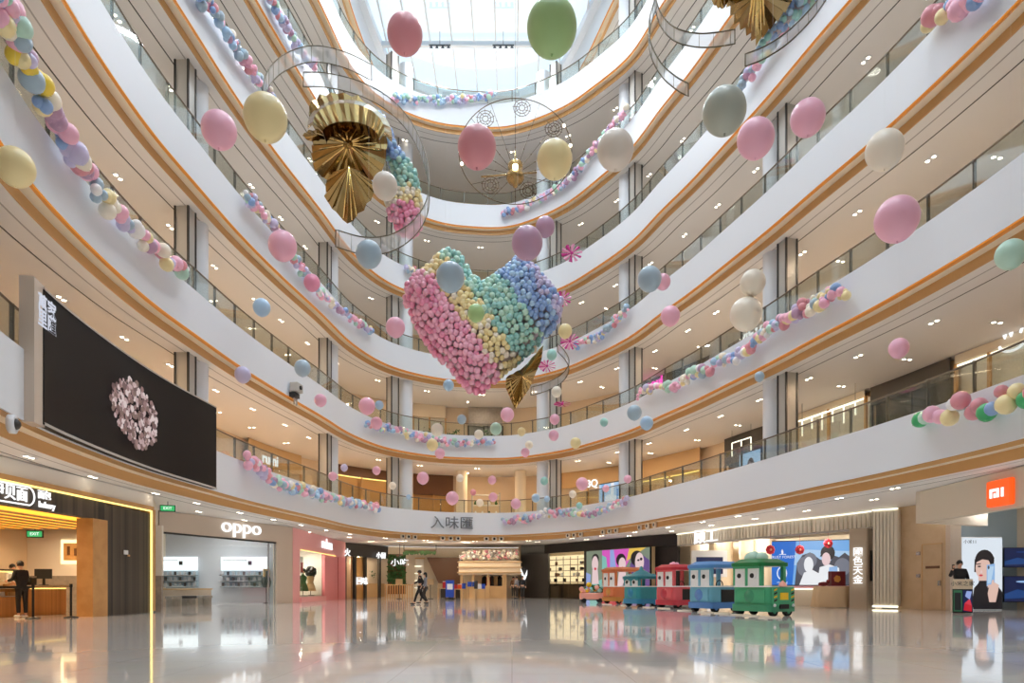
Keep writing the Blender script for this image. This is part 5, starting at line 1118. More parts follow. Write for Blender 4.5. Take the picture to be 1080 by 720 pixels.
# ================================================================ signs, lights and devices on the gallery edges
i = BASE.idx(476, -.05); p = BASE.at(i, -.28); tt = (BASE.at(i+1)-BASE.at(i-1)).normalized()
mat('sign_grey', (112, 116, 122), .4); o = text('gallery_sign', '入味匯', .95, V3(p, zrow(552, p.y)), V3(tt, 0), 'sign_grey', None, .04, sx=1.1); tag(o, 'thin grey Chinese characters on the white edge straight ahead', 'sign')
mat('nozzle_white', (228, 214, 194), .4)
nz = MB().lathe([(.0, .0), (.18, .0), (.2, .06), (.15, .14), (.1, .12), (.08, .02)], 'nozzle_white', (0, 0, 0), 18, 'Y'); nzm = nz.cone((0, .03, 0), (0, .10, 0), .09, .09, 'black', 14).mesh('air_nozzle')
for k, (x, grp) in enumerate(((424, 'L'), (430, 'L'), (437, 'L'), (466.5, 'A'), (475, 'A'), (483, 'A'), (513, 'B'), (521.5, 'B'), (529, 'B'), (600, 'C'), (606.5, 'C'), (613.5, 'C'), (637, 'D'), (644, 'D'), (651, 'D'), (676, 'E'), (684, 'E'), (691.5, 'E'))):
    i = BASE.idx(x, .3); p = BASE.at(i, .3); n = BASE.normal(i); o = obj('air_nozzle', nzm); o.location = (p.x-n.x*.02, p.y-n.y*.02, Z(2)-.27); o.rotation_euler = (0, 0, math.atan2(-n.y, -n.x)-PI/2)
    wh = {'L': 'under the lilac garland end', 'A': 'under the grey characters', 'B': 'right of the grey characters', 'C': 'above the lit shelves', 'D': 'above the pink picture wall', 'E': 'above the black fascia end'}[grp]
    tag(o, 'round air nozzle on the gold trim %s, %s of three' % (wh, ['left', 'middle', 'right'][k % 3]), 'air nozzle', 'round air nozzles on the gold trim')
i = BASE.idx(11, -.05); p = BASE.at(i, -.03); n = BASE.normal(i); t = thing('dome_camera', 'white dome camera on the gold trim left of the big screen', 'camera', V3(p, zrow(447, p.y))); zc = zrow(447, p.y)
o = obj('housing', MB().lathe([(0, 0), (.2, 0), (.2, .1), (.14, .14), (.12, .08)], 'white_paint', (0, 0, 0), 20, 'Y'), t); o.matrix_parent_inverse = Matrix(); o.rotation_euler = (0, 0, math.atan2(-n.y, -n.x)-PI/2)
o = obj('lens', MB().ball((0, .1, 0), .115, 'charcoal', 14, 10), t); o.matrix_parent_inverse = Matrix(); o.rotation_euler = (0, 0, math.atan2(-n.y, -n.x)-PI/2)
i = BASE.idx(312, -.25); p = BASE.at(i, -.28); n = BASE.normal(i); rz = math.atan2(n.y, n.x); zc = zrow(409, p.y); t = thing('projector', 'grey box projector bracketed on the white edge of the second left gallery', 'projector', V3(p, zc))
obj('body', MB().box((p.x, p.y, zc), (.4, .62, .42), 'cladding_grey', rz), t, bevel=.03); obj('bracket', MB().box((p.x+n.x*.1, p.y+n.y*.1, zc-.36), (.3, .5, .22), 'steel_dark', rz).box((p.x+n.x*.05, p.y+n.y*.05, zc-.62), (.06, .3, .4), 'steel', rz), t); obj('lens', MB().cone((p.x-n.x*.2, p.y-n.y*.2, zc), (p.x-n.x*.26, p.y-n.y*.26, zc), .1, .1, 'black', 14), t)
# ================================================================ shop fronts on the galleries
UP = 5.7
def upper(n, x0, x1, label, style, sign=None, sx=None, sz=.45, sy=None, band=1.0, glow_m=None):
    k = K(n); i0, i1 = k.idx(x0, UP), k.idx(x1, UP); zf = Z(n)+.9; zt = Z(n)+DH-.38; m = (i0+i1)/2
    if i0 > i1: i0, i1 = i1, i0
    t = thing('storefront', label, 'shop front', V3(k.at(m, UP), zf), 'gallery shop fronts')
    bm, wm = {'dark': ('slot_dark', 'charcoal'), 'warm': ('wood_light', 'tan_wall'), 'grey': ('grey_tile', 'slot_grey'), 'cream': ('cream_soffit', 'white_wall'), 'brown': ('brown_panel', 'brown_trim')}[style]
    mb = MB(); k.sweep(mb, [(UP, zt-band), (UP, zt-.02), (UP+.1, zt-.02)], bm, i0, i1, step=.5); k.sweep(mb, [(UP+.3, zt-band), (UP, zt-band)], bm, i0, i1, step=.5); obj('sign_band', mb, t)
    mb = MB(); k.sweep(mb, [(UP+.3, zf), (UP+.3, zt-band)], wm, i0, i1, step=.5); obj('back_panel', mb, t)
    mb = MB(); k.sweep(mb, [(UP+.08, zf), (UP+.08, zt-band)], 'shop_glass', i0, i1, step=.5); obj('glass', mb, t)
    c = max(2, int((i1-i0)*.5/2.2))
    for q in range(c+1):
        p = k.at(i0+(i1-i0)*q/c, UP+.06); nn = k.normal(i0+(i1-i0)*q/c); obj('mullion', MB().box((p.x, p.y, (zf+zt-band)/2), (.12, .1, zt-band-zf), 'steel_dark' if style in ('dark', 'grey') else 'brown_trim', math.atan2(nn.y, nn.x)), t)
    if glow_m:
        mb = MB(); k.sweep(mb, [(UP+.05, zt-band-.12), (UP+.05, zt-band-.04)], glow_m, i0, i1, step=.5); obj('light_strip', mb, t)
    if sign:
        i = k.idx(sx, UP); p = k.at(i, UP-.08); tt = (k.at(i+1)-k.at(i-1)).normalized(); z = zrow(sy, p.y) if sy else zt-band/2
        text('lettering', sign, sz, V3(p, z), V3(tt, 0), 'sign_white', t, .02, bold=.012)
    return t
upper(2, 262, 318, 'brown shop front with white letters at the left lowest gallery', 'warm', 'rumi', 284, .95, 485, 1.3)
upper(2, 352, 412, 'warm timber shop front behind the left columns of the lowest gallery', 'brown', band=.7, glow_m='strip_yellow')
upper(2, 436, 478, 'dark brown low shop front in the middle of the lowest gallery', 'brown', band=1.6)
upper(2, 582, 652, 'timber shop front behind the large pink balloon of the lowest gallery', 'warm', '8Q', 625, .8, 510, 1.2)
upper(2, 676, 738, 'long warm shop front right of the white column of the lowest gallery', 'warm', band=1.4, glow_m='strip_yellow')
upper(2, 764, 812, 'dark shop front with a pale lit screen at the right lowest gallery', 'dark', band=1.6)
upper(2, 838, 912, 'shop front with hanging white light frames at the right lowest gallery', 'cream', band=.3, glow_m='strip_white')
upper(2, 918, 1002, 'grey glazed dark shop front under the pink balloon at the right', 'dark', band=.8)
upper(2, 1007, 1085, 'bright warm shop front at the right end of the lowest gallery', 'cream', band=.35, glow_m='strip_white')
upper(3, 676, 748, 'dark low shop front with a pink neon above the long garland', 'dark', band=1.4)
upper(3, 768, 818, 'dark shop front with white letters behind the long garland', 'grey', 'SILVA', 796, .9, 346, 1.2)
upper(3, 1000, 1090, 'dark shop front with a white smile logo at the right edge', 'dark', band=1.3)
upper(3, 436, 470, 'pale shop front with greenery in the middle of the second gallery', 'cream', band=1.0)
upper(3, 494, 530, 'dark green shop front in the middle of the second gallery', 'grey', band=1.5)
# lit screens on the lowest gallery
for x0, x1, y0, y1, off, lab, n in ((632, 655, 509, 528, 3.4, 'pale blue lit screen behind the right end of the lowest middle garland', 2), (780, 802, 476, 492, 2.6, 'lit screen with a dark haired woman on the right lowest gallery', 2)):
    p, q = BASE.hit(x0, off), BASE.hit(x1, off); d = (q-p); W = d.length; d.normalize(); nn = Vector((d.y, -d.x)); Ym = (p.y+q.y)/2; za, zb = zrow(y1, Ym), zrow(y0, Ym); za = Z(2)+.95
    t = thing('lit_screen', lab, 'screen', V3(mid(p, q), za), 'lit screens on the lowest gallery'); obj('casing', MB().wall(p-nn*.08, q-nn*.08, za, zb+.05, 'black', .12), t)
    sh = [T('paper', FULL), T('skypale', [(0, .5), (.4, .7), (1, .6), (1, 1), (0, 1)])]+([T('hair', el(.55, .55, .2, .3)), T('paleskin', el(.52, .48, .13, .25)), T('white', [(.2, 0), (.9, 0), (.7, .25), (.4, .25)])] if x0 > 700 else [T('sky', [(.1, 0), (.3, 0), (.25, 1), (.12, 1)]), T('white', [(.5, 0), (.6, 0), (.7, 1), (.55, 1)]), T('sky', [(.8, .1), (.9, .1), (.88, .8), (.8, .9)])])
    mb = MB(); picture(mb, V3(p, za+.02), V3(d, 0), W, zb-za-.04, sh); obj('picture', mb, t)
# pink neon, smile logo
i = BASE.idx(692, UP); p = BASE.at(i, UP-.12); tt = V3((BASE.at(i+1)-BASE.at(i-1)).normalized(), 0); zc = zrow(404, p.y); t = thing('neon_sign', 'magenta and orange neon sign on the dark shop above the long garland', 'sign', V3(p, zc))
text('lettering', 'soul', .9, V3(p, zc), tt, 'neon_pink', t, .03, bold=.03); text('lettering', '5', .7, V3(p, zc+.7)+tt*1.5, tt, glow('neon_orange', (255, 140, 50), 1.5), t, .03, bold=.02)
i = BASE.idx(1071, UP); p = BASE.at(i, UP-.1); tt = V3((BASE.at(i+1)-BASE.at(i-1)).normalized(), 0); p3 = V3(p, zrow(355, p.y)); t = thing('smile_logo', 'white smile arc logo with two letters at the right edge', 'sign', p3)
obj('logo', MB().tube([p3+tt*(.55*math.cos(a))+Vector((0, 0, .42*math.sin(a)-.05)) for a in [PI*1.1+PI*.8*j/12 for j in range(13)]], .05, 'sign_white', 6), t); text('lettering', 'W 7', .5, p3+Vector((0, 0, .2)), tt, 'sign_white', t, .02, bold=.02)
# hanging white light frames of the right gallery shops
for x0, x1, off, lab, zz in ((846, 902, 4.6, 'row of white light frames hanging at the right column of the lowest gallery', 8.9), (772, 792, 4.8, 'pair of white light frames hanging above the dark shop of the lowest gallery', 9.0)):
    p, q = BASE.hit(x0, off), BASE.hit(x1, off); t = thing('hanging_light', lab, 'light', V3(mid(p, q), zz), 'hanging light frames'); k = 6 if x0 > 800 else 3
    obj('top_bar', MB().tube([V3(p, zz), V3(q, zz)], .03, 'strip_white', 6), t)
    for j in range(k): c = mid(p, q, j/(k-1)); obj('drop', MB().tube([V3(c, zz), V3(c, zz-.75+.2*(j % 2))], .03, 'strip_white', 6), t); 
    for c in (p, q): obj('rod', MB().tube([V3(c, zz), V3(c, 9.72)], .01, 'steel_dark', 4), t)
i = BASE.idx(500, 3.5); 
for x, lab in ((449, 'leafy plant at the left of the second gallery middle'), (478, 'leafy plant before the dark green shop of the second gallery'), (518, 'leafy plant at the right of the second gallery middle')): plant('potted_plant', lab, BASE.hit(x, 3.5), .5, 1.5, Z(3)+1.35, 70, group='plants on the second gallery')
p, q = BASE.hit(498, 4.5), BASE.hit(527, 4.5); t = thing('shelf_unit', 'pale open shelf unit in the middle of the lowest gallery', 'shelf', V3(mid(p, q), Z(2)+.9)); zf = Z(2)+.9
for k in range(4): obj('shelf', MB().wall(p, q, zf+.1+k*.8, zf+.16+k*.8, 'white_wall', .4), t)
for c in (p, q): obj('upright', MB().wall(c-Vector((.06, 0)), c+Vector((.06, 0)), zf, zf+2.7, 'cladding_grey', .4), t)
for k in range(12): c = mid(p, q, .12+.25*(k//3)); z = zf+.165+(k % 3)*.8; solo('vase', MB().lathe([(0, 0), (.08, 0), (.12, .12), (.05, .28), (.06, .32)], RND.choice(['white', 'green_leaf', 'charcoal', 'pink_paint']), (c.x, c.y, z), 12), 'small vase on the pale shelf unit of the lowest gallery', 'vase', 'vases on the pale shelf unit')
for x in (487, 549): c = BASE.hit(x, 3.4); struct('pillar', MB().cone((c.x, c.y, zf), (c.x, c.y, Z(3)-.4), .42, .42, 'cream_soffit', 24))
# ================================================================ the toy train cars
mat('tyre', (26, 26, 28), .7); mat('car_glass', (200, 220, 220), .2)
def rounded(L, W, r, n=5):
    out = []
    for cx, cy, a0 in ((L/2-r, W/2-r, 0), (-L/2+r, W/2-r, PI/2), (-L/2+r, -W/2+r, PI), (L/2-r, -W/2+r, 1.5*PI)):
        for i in range(n+1): a = a0+PI/2*i/n; out.append((cx+r*math.cos(a), cy+r*math.sin(a)))
    return out
def slab(mb, L, W, r, z0, z1, m, taper=0, cx=0, cy=0):
    a, b = rounded(L, W, r), rounded(L-taper, W-taper, r); n = len(a)
    vs = [(cx+p[0], cy+p[1], z0) for p in a]+[(cx+p[0], cy+p[1], z1) for p in b]
    mb.add(vs, [(i, (i+1) % n, n+(i+1) % n, n+i) for i in range(n)], m, True); mb.add(vs[:n], [tuple(range(n-1, -1, -1))], m); mb.add(vs[n:], [tuple(range(n))], m); return mb
def car(label, loc, rz, L, W, Hh, body, trim, roof, waist=.93, hood=None, dome=None, cab=None, opening=True, cx=0):
    """front looks along local -Y, the open side is local +X; built at the origin, then moved"""
    for nm, c in (('car_'+body[0], body[1]), ('car_'+trim[0], trim[1]), ('car_'+roof[0], roof[1])): mat(nm, c, .3)
    B, T_, Rf = 'car_'+body[0], 'car_'+trim[0], 'car_'+roof[0]
    t = thing('toy_train_car', label, 'toy train car', (0, 0, 0), 'ride-on toy train cars'); cw, cl = cab or (W, L); cy = 0 if cab is None else (L-cl)/2
    mb = MB(); slab(mb, W, L, .16, .28, waist-.03, B); obj('body', mb, t)
    mb = MB(); slab(mb, W+.1, L+.1, .18, .14, .36, T_); obj('bumper', mb, t)
    obj('waist_trim', slab(MB(), W+.05, L+.05, .17, waist-.03, waist+.015, 'ad_white' if False else 'white'), t)
    pw = .12; zr_ = Hh-.2
    for sx in (-1, 1):
        for sy in (-1, 1): obj('post', MB().box((cx+sx*(cw/2-pw/2-.02), cy+sy*(cl/2-pw/2-.02), (waist+zr_)/2), (pw, pw, zr_-waist), B), t)
    obj('roof', slab(slab(MB(), cw+.16, cl+.16, .2, zr_-.04, zr_+.08, Rf, .0, cx, cy), cw+.1, cl+.1, .2, zr_+.08, Hh, Rf, .34, cx, cy), t)
    # windscreen with two painted eyes
    zc = (waist+zr_)/2; fy = cy-cl/2+.03
    ws = obj('windscreen', MB().box((cx, fy, zc), (cw-.22, .03, zr_-waist-.03), 'white'), t)
    for sx in (-1, 1):
        e = obj('eye', MB().cone((cx+sx*cw*.22, fy-.02, zc), (cx+sx*cw*.22, fy-.05, zc), .13, .13, 'white', 20), ws)
        obj('pupil', MB().cone((cx+sx*cw*.22-.02, fy-.05, zc), (cx+sx*cw*.22-.02, fy-.07, zc), .08, .075, 'black', 16), ws)
    obj('window_bar', MB().box((cx, fy-.03, zc), (.08, .05, zr_-waist), B).box((cx, fy-.02, zr_-.06), (cw-.1, .06, .1), B), t)
    obj('badge', MB().lathe([(0, 0), (.2, 0), (.22, .03), (0, .05)], T_, (0, 0, 0), 24, 'Y'), t).location = (0, -L/2-.045, .62)
    obj('front_panel', slab(MB(), W*.8, .06, .03, .42, .82, B, 0, 0, -L/2-.01), t)
    if opening: obj('door_opening', MB().box((W/2+.005, .1, .56), (.03, L*.5, .5), 'black'), t); obj('steering_wheel', MB().tube([(W/2-.25+.0, -.1+.16*math.cos(a), .98+.16*math.sin(a)) for a in [i*PI/8 for i in range(16)]], .018, 'black', 6, True), t)
    for z in (.98,): obj('seat', MB().box((0, cy+cl*.2, .8), (W*.7, .4, .3), T_), t)
    for sx in (-1, 1):
        for sy in (-1, 1):
            c = (sx*(W/2-.08), sy*(L/2-.26)); wh = obj('wheel', MB().cone((c[0]-.07, c[1], .15), (c[0]+.07, c[1], .15), .15, .15, 'tyre', 18), t); obj('hubcap', MB().cone((c[0]+sx*.07, c[1], .15), (c[0]+sx*.085, c[1], .15), .08, .06, T_, 12), wh)
    if hood: hood(t, L, W, B, T_)
    if dome: dome(t, Hh, cy)
    t.location = (loc[0], loc[1], 0); t.rotation_euler = (0, 0, rz); return t
def hood_green(t, L, W, B, T_):
    x = W/2+.02
    obj('end_panel', MB().box((x+.02, 0, .62), (.06, L*.82, .56), B), t)
    for sy in (-1, 1):
        mb = MB()
        for k in range(4):
            z = .44+k*.11; y = sy*L*.33; mb.add([(x+.06, y-.07, z), (x+.06, y+.07, z+.05), (x+.06, y+.07, z+.105), (x+.06, y-.07, z+.055)], [(0, 1, 2, 3)], 'yellow' if k % 2 else 'black')
        obj('hazard_stripes', mb, t)
    obj('plate', MB().box((x+.06, 0, .62), (.03, .34, .22), 'yellow'), t); obj('horn', MB().lathe([(.15, 0), (.1, .1), (0, .2)], 'balloon_coral', (x, 0, .92), 14), t); obj('grille', MB().box((x+.06, 0, .3), (.05, .38, .14), 'black'), t)
    for sy in (-1, 1): obj('headlamp', MB().ball((x+.05, sy*L*.36, .34), .05, 'white', 10, 8), t)
def dome_lobes(col):
    def f(t, Hh, cy):
        mb = MB()
        for i, (x, y, r) in enumerate(((-.42, -.1, .2), (-.2, -.2, .24), (.1, -.15, .2))): mb.ball((x, cy+y, Hh+.02), r, col, 14, 10)
        obj('crest', mb, t)
    return f
def dome_cone(t, Hh, cy): obj('crest', MB().lathe([(.62, -.1), (.5, .04), (.25, .2), (.1, .26), (.07, .4), (.0, .44)], 'car_teal_dark', (0, cy, Hh-.08), 24), t)
def chimney(col):
    def f(t, Hh, cy): 
        obj('crest', MB().ball((-.3, cy-.1, Hh), .1, 'balloon_pink', 10, 8).ball((-.12, cy-.15, Hh+.02), .11, 'balloon_pink', 10, 8).ball((.1, cy-.15, Hh), .1, 'balloon_pink', 10, 8), t)
    return f
RZ = -1.08
car('green toy train car with dark green roof and hazard stripes, nearest of the train', (8.05, 21.9), RZ, 1.15, 1.5, 1.80, ('green', (72, 168, 122)), ('jade', (64, 150, 112)), ('deep_green', (30, 120, 66)), cab=(1.2, 1.15), cx=-.15, hood=hood_green, dome=dome_lobes('balloon_mint'), opening=False)
car('blue toy train car with a rounded blue roof between the green and red ones', (7.4, 24.9), RZ, 1.5, 1.15, 1.82, ('sky_blue', (112, 176, 200)), ('mid_blue', (84, 132, 196)), ('roof_blue', (84, 140, 200)))
car('red toy train car with a pink crest between the blue and teal ones', (7.1, 29.2), RZ, 1.5, 1.15, 1.85, ('salmon', (214, 92, 98)), ('dark_red', (190, 56, 70)), ('roof_red', (188, 44, 58)), dome=chimney('pink'))
mat('car_teal_dark', (34, 120, 132), .3)
car('small teal toy train car with a pointed hat roof in front of the orange one', (5.95, 31.4), RZ, 1.2, 1.15, 1.5, ('teal', (52, 146, 154)), ('teal_blue', (40, 130, 170)), ('teal_dark', (34, 120, 132)), dome=dome_cone, opening=False)
car('orange toy train car with open windows, last of the train', (6.0, 36.9), RZ, 1.9, 1.2, 1.95, ('terracotta', (208, 116, 70)), ('mustard', (190, 130, 60)), ('roof_orange', (196, 110, 66)))
t = thing('flower_cart', 'small colourful cart with green and yellow tufts left of the toy train', 'cart', (4.45, 38.2, 0))
obj('body', MB().box((4.45, 38.2, .38), (1.3, .7, .36), 'balloon_coral'), t, bevel=.05); mb = MB()
for i in range(26): mb.ball((4.45+RND.uniform(-.6, .6), 38.2+RND.uniform(-.3, .3), .62+RND.random()*.4), RND.uniform(.08, .16), RND.choice(['green_leaf', 'yellow', 'balloon_coral', 'balloon_teal', 'green_leaf']), 8, 6)
obj('tufts', mb, t); 
for sx in (-1, 1):
    for sy in (-1, 1): obj('wheel', MB().cone((4.45+sx*.45, 38.2+sy*.36-.04, .13), (4.45+sx*.45, 38.2+sy*.36+.04, .13), .13, .13, 'tyre', 14), t)
mat('pale_oval', (226, 214, 196), .5)  # flat pale ovals raised slightly above the floor
for i, (x, y) in enumerate(((640, 637), (660, 638), (684, 640), (700, 641), (722, 643.5), (744, 645), (762, 646), (780, 647.5), (793, 648.5), (812, 650))):
    Y = F*H/(y-HY)-.75; c = R(x, Y); mb = MB(); mb.prism([(c.x+a*.36*math.cos(RZ)-b*.17*math.sin(RZ), c.y+a*.36*math.sin(RZ)+b*.17*math.cos(RZ)) for a, b in el(0, 0, 1, 1, 14)], .002, .035, 'pale_oval')
    tag(obj('floor_oval', mb), 'flat pale oval lying on the floor along the toy train', 'pad', 'pale floor ovals along the toy train')
# ================================================================ people
def skin(name, V, E, m, parent, sub=2):
    me = bpy.data.meshes.new(name); me.from_pydata([v[0] for v in V], E, []); me.update()
    o = bpy.data.objects.new(name, me); C.objects.link(o); o.parent = parent
    s = o.modifiers.new('skin', 'SKIN'); s.use_smooth_shade = True
    for i, v in enumerate(V):
        r = v[1]; r = r if hasattr(r, '__len__') else (r, r); me.skin_vertices[0].data[i].radius = r
    me.skin_vertices[0].data[0].use_root = True
    sb = o.modifiers.new('sub', 'SUBSURF'); sb.levels = sub; sb.render_levels = sub
    me.materials.append(MATS[m])
    return o
def person(label, loc, rz, legs, arms, jacket, trousers, shoes='black', hair='hair_black', long_hair=False, lean=0, coat=0, turn=0, group=None, scale=1, female=False):
    """1.72 m figure facing local -Y. legs/arms: (knee, foot) and (elbow, hand) in metres for left (+X) and right (-X)"""
    t = thing('person', label, 'person', (0, 0, 0), group); v = Vector; ln = v((0, -lean, 0))
    pel, wst, chs, nck, hd0, hd1, hd2 = v((0, 0, .93)), v((0, 0, 1.1))+ln*.3, v((0, .0, 1.32))+ln*.7, v((0, .01, 1.47))+ln, v((0, -.01, 1.54))+ln*1.05, v((0, -.02, 1.62))+ln*1.1, v((0, -.01, 1.69))+ln*1.1
    def chain(V, E, p, pts):
        for q, r in pts: V.append((q, r)); E.append((p, len(V)-1)); p = len(V)-1
        return p
    V = [(pel, (.14, .10))]; E = []
    a = chain(V, E, 0, [(wst, (.115, .08)), (chs, (.12, .085)), (nck, .048), (hd0, (.058, .062)), (hd1, (.078, .094)), (hd2, (.066, .08))]); ch = 2
    fy = hd1+v((0, -.10, -.01)); V.append((fy, .012)); E.append((5, len(V)-1))            # nose
    sh = []; 
    for s, (kn, ft), (eb, hn) in ((1, legs[0], arms[0]), (-1, legs[1], arms[1])):
        hp = v((s*.09, 0, .88)); kn, ft, eb, hn = v(kn), v(ft), v(eb), v(hn)
        chain(V, E, 0, [(hp, .085), (kn, .055), (ft+v((0, .01, .08)), .038), (ft+v((0, -.10, .035)), .034)])
        sp = v((s*.175, .01, 1.40))+ln*.9; w = chain(V, E, ch, [(sp-v((0, 0, .02)), .045), (eb, .038), (hn, .026)])
        d = (hn-eb).normalized(); sd = d.cross(v((0, 1, .2))).normalized(); pc = hn+d*.05; V.append((pc, (.034, .018))); E.append((w, len(V)-1)); pp = len(V)-1
        cv = v((0, -.4, 0))
        for k, L in enumerate((.062, .075, .07, .055)):                                       # four fingers and a thumb
            b = pc+sd*((k-1.5)*.019)+d*.035; chain(V, E, pp, [(b, .0095), (b+(d+cv*.3).normalized()*L*.55, .009), (b+(d+cv*.3).normalized()*L*.55+(d+cv).normalized()*L*.5, .007)])
        b = hn+d*.02-sd*.03; chain(V, E, w, [(b, .010), (b+(d*.6-sd*.8+cv*.3).normalized()*.04, .009)])
        sh.append((hp, kn, ft, sp, eb, hn, s))
    skin('body', V, E, 'skin', t)
    JV = [(wst-v((0, 0, .06+coat*.4)), (.155, .12))]; JE = []                                  # jacket with sleeves
    c2 = chain(JV, JE, 0, [(wst+v((0, 0, .05)), (.145, .112)), (chs, (.172, .125)), (nck-v((0, -.005, .045)), (.105, .085)), (nck-v((0, 0, .0)), (.066, .066))]); cc = 2
    if coat: 
        V2 = len(JV); JV.append((pel-v((0, 0, coat)), (.17, .13))); JE.append((0, V2))
    for hp, kn, ft, sp, eb, hn, s in sh: chain(JV, JE, cc, [(sp, .072), (eb, .056), (eb.lerp(hn, .93), .044)])
    skin('jacket', JV, JE, jacket, t)
    TV = [(pel+v((0, 0, .03)), (.15, .115))]; TE = []
    for hp, kn, ft, sp, eb, hn, s in sh: chain(TV, TE, 0, [(hp, .1), (kn, .07), (kn.lerp(ft+v((0, .01, .08)), .9), .055)])
    skin('trousers', TV, TE, trousers, t)
    for hp, kn, ft, sp, eb, hn, s in sh:
        f = ft+v((0, .0, 0)); mb = MB(); mb.ball(f+v((0, -.055, .045)), (.052, .14, .045), shoes, 14, 8); obj('shoe', mb, t).matrix_parent_inverse = Matrix()
    mb = MB(); c = hd1+v((0, .018, .035)); mb.ball(c, (.092, .104, .095), hair, 18, 12)
    if long_hair: mb.ball(c+v((0, .05, -.1)), (.085, .06, .16), hair, 14, 10)
    for s in (-1, 1): mb.ball(hd1+v((s*.078, .02, .01)), (.018, .05, .06), hair, 10, 6)
    obj('hair', mb, t)
    for s in (-1, 1):
        obj('eye', MB().ball(hd1+v((s*.03, -.088, .012)), .009, 'black', 8, 6), t); obj('ear', MB().ball(hd1+v((s*.084, .0, -.005)), (.012, .02, .03), 'skin', 8, 6), t)
    obj('mouth', MB().ball(hd1+v((0, -.088, -.045)), (.022, .008, .006), 'pink_deep', 10, 6), t)
    t.location = (loc[0], loc[1], 0); t.rotation_euler = (0, 0, rz); t.scale = (scale,)*3
    return t
w = R(443.5, 34.5)
person('person in black walking left across the middle of the hall with a stride', w, -1.45, (((.09, -.20, .5), (.1, -.33, 0)), ((-.09, .02, .48), (-.1, .34, .04))), (((.24, .14, 1.16), (.27, .05, .93)), ((-.22, -.12, 1.17), (-.24, -.36, 1.05))), 'cloth_black', 'cloth_black', lean=.04)
mat('cloth_grey', (134, 134, 144), .8)
person('person in a grey coat walking beside the one in black', R(448.5, 35.6), -1.4, (((.09, -.06, .5), (.1, .12, 0)), ((-.09, -.14, .49), (-.1, -.3, .02))), (((.24, .03, 1.15), (.25, -.08, .92)), ((-.24, .06, 1.15), (-.25, .04, .9))), 'cloth_grey', 'charcoal', coat=.25, long_hair=True, scale=.95)
w = R(23, 20.3)
person('person in a black coat and cap standing at the bakery counter at the far left', w, -1.9, (((.09, -.03, .5), (.1, 0, 0)), ((-.09, .03, .5), (-.1, .02, 0))), (((.23, -.06, 1.17), (.2, -.32, 1.12)), ((-.23, -.08, 1.17), (-.18, -.33, 1.15))), 'cloth_black', 'cloth_black', 'white', coat=.05, lean=.06, scale=.97)
w = R(1, 24); person('person in white behind the bakery counter at the left edge', R(13, 23.3), 1.2, (((.09, -.03, .5), (.1, 0, 0)), ((-.09, .03, .5), (-.1, .02, 0))), (((.23, -.06, 1.17), (.2, -.3, 1.1)), ((-.23, -.08, 1.17), (-.18, -.3, 1.1))), 'white', 'charcoal', scale=.97)
w = R(1012, 24.0)
m_ = person('life-size standee in a black suit holding up a phone beside the tall backlit poster', w, -.25, (((.09, -.02, .5), (.1, 0, 0)), ((-.09, .0, .5), (-.12, .02, 0))), (((.25, .03, 1.16), (.2, -.15, .98)), ((-.30, -.05, 1.2), (-.27, -.22, 1.44))), 'cloth_black', 'cloth_black', coat=.02, scale=1.06)  # taken for a shop standee, built as a full figure
q = Vector(w)+Vector((-.27*math.cos(-.25)-.26*math.sin(.25), -.27*math.sin(-.25)-.26*math.cos(.25)))*1.06
solo('phone', MB().box((q.x, q.y, 1.61), (.075, .012, .155), 'black', -.25).box((q.x, q.y-.008, 1.61), (.066, .004, .14), 'charcoal', -.25), 'small black phone in the raised hand of the standee in the suit', 'phone')
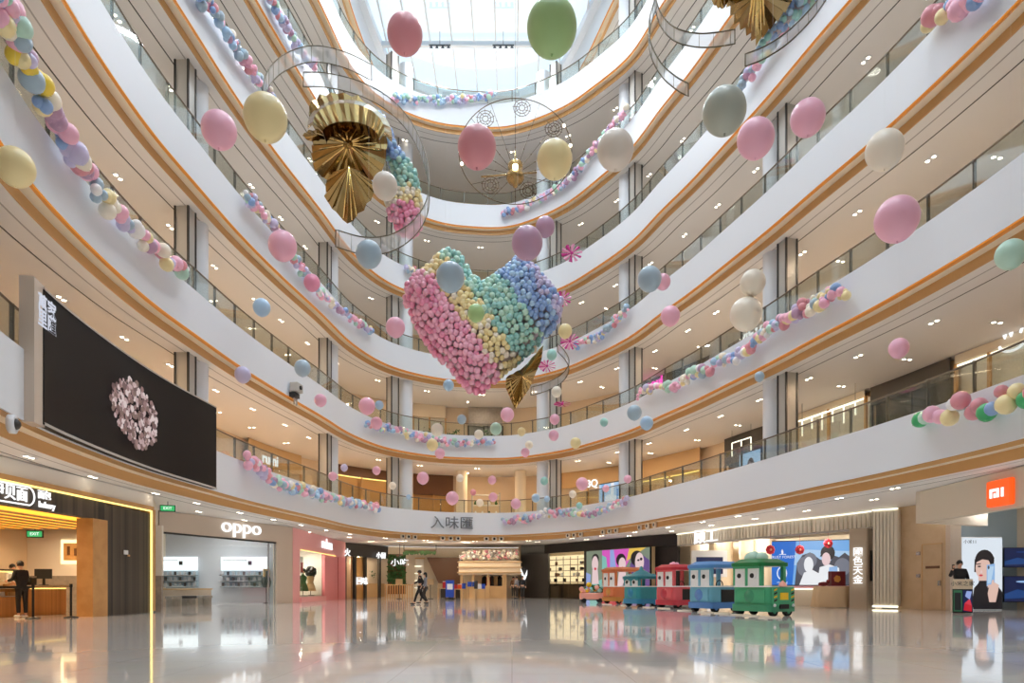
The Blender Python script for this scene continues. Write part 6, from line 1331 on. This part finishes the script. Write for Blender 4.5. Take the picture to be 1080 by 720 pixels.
for x, Y, jk, lab in ((545, 51.5, 'cloth_grey', 'person in grey standing under the V sign'), (551, 50, 'cloth_black', 'person in black standing under the V sign'), (541.5, 53.2, 'brown_panel', 'person in brown behind the two under the V sign')):
    person(lab, R(x, Y), RND.uniform(-1, 1), (((.09, -.03, .5), (.1, 0, 0)), ((-.09, .03, .5), (-.1, .02, 0))), (((.23, .02, 1.16), (.24, -.1, .95)), ((-.23, .02, 1.16), (-.24, -.1, .95))), jk, 'charcoal', group='people under the V sign', scale=.97)
# ---------------------------------------------------------------- daylight, camera, view
w = bpy.data.worlds.new('sky'); bpy.context.scene.world = w; w.use_nodes = True
nt = w.node_tree; bg = nt.nodes['Background']
tc = nt.nodes.new('ShaderNodeTexCoord'); no = nt.nodes.new('ShaderNodeTexNoise'); no.inputs['Scale'].default_value = 2.5; no.inputs['Detail'].default_value = 5
mx = nt.nodes.new('ShaderNodeMix'); mx.data_type = 'RGBA'; mx.inputs[6].default_value = (.76, .89, 1, 1); mx.inputs[7].default_value = (.93, .97, 1, 1)
nt.links.new(tc.outputs['Generated'], no.inputs['Vector']); nt.links.new(no.outputs['Fac'], mx.inputs[0]); nt.links.new(mx.outputs[2], bg.inputs['Color'])
bg.inputs['Strength'].default_value = SKY
L = bpy.data.lights.new('skylight_portal', 'AREA'); L.shape = 'RECTANGLE'; L.size = 22; L.size_y = 62; L.cycles.is_portal = True
lo = bpy.data.objects.new('skylight_portal', L); C.objects.link(lo); lo.location = (0, 24, zr+.6)
cam = bpy.data.cameras.new('camera'); co = bpy.data.objects.new('camera', cam); C.objects.link(co)
co.location = (0, 0, H); co.rotation_euler = (PI/2, 0, 0); cam.lens = 24; cam.sensor_width = 36; cam.shift_y = (HY-360)/1080.0
cam.clip_end = 300; cam.clip_start = .05
sc = bpy.context.scene; sc.camera = co
sc.view_settings.view_transform = 'Standard'; sc.view_settings.look = 'None'; sc.view_settings.gamma = 1; sc.view_settings.use_curve_mapping = False
sc.view_settings.exposure = EXPO
sc.cycles.use_denoising = True; sc.cycles.sample_clamp_indirect = 6; sc.cycles.max_bounces = 9; sc.cycles.diffuse_bounces = 5; sc.cycles.glossy_bounces = 4; sc.cycles.transparent_max_bounces = 16
sc.cycles.caustics_reflective = False; sc.cycles.caustics_refractive = False
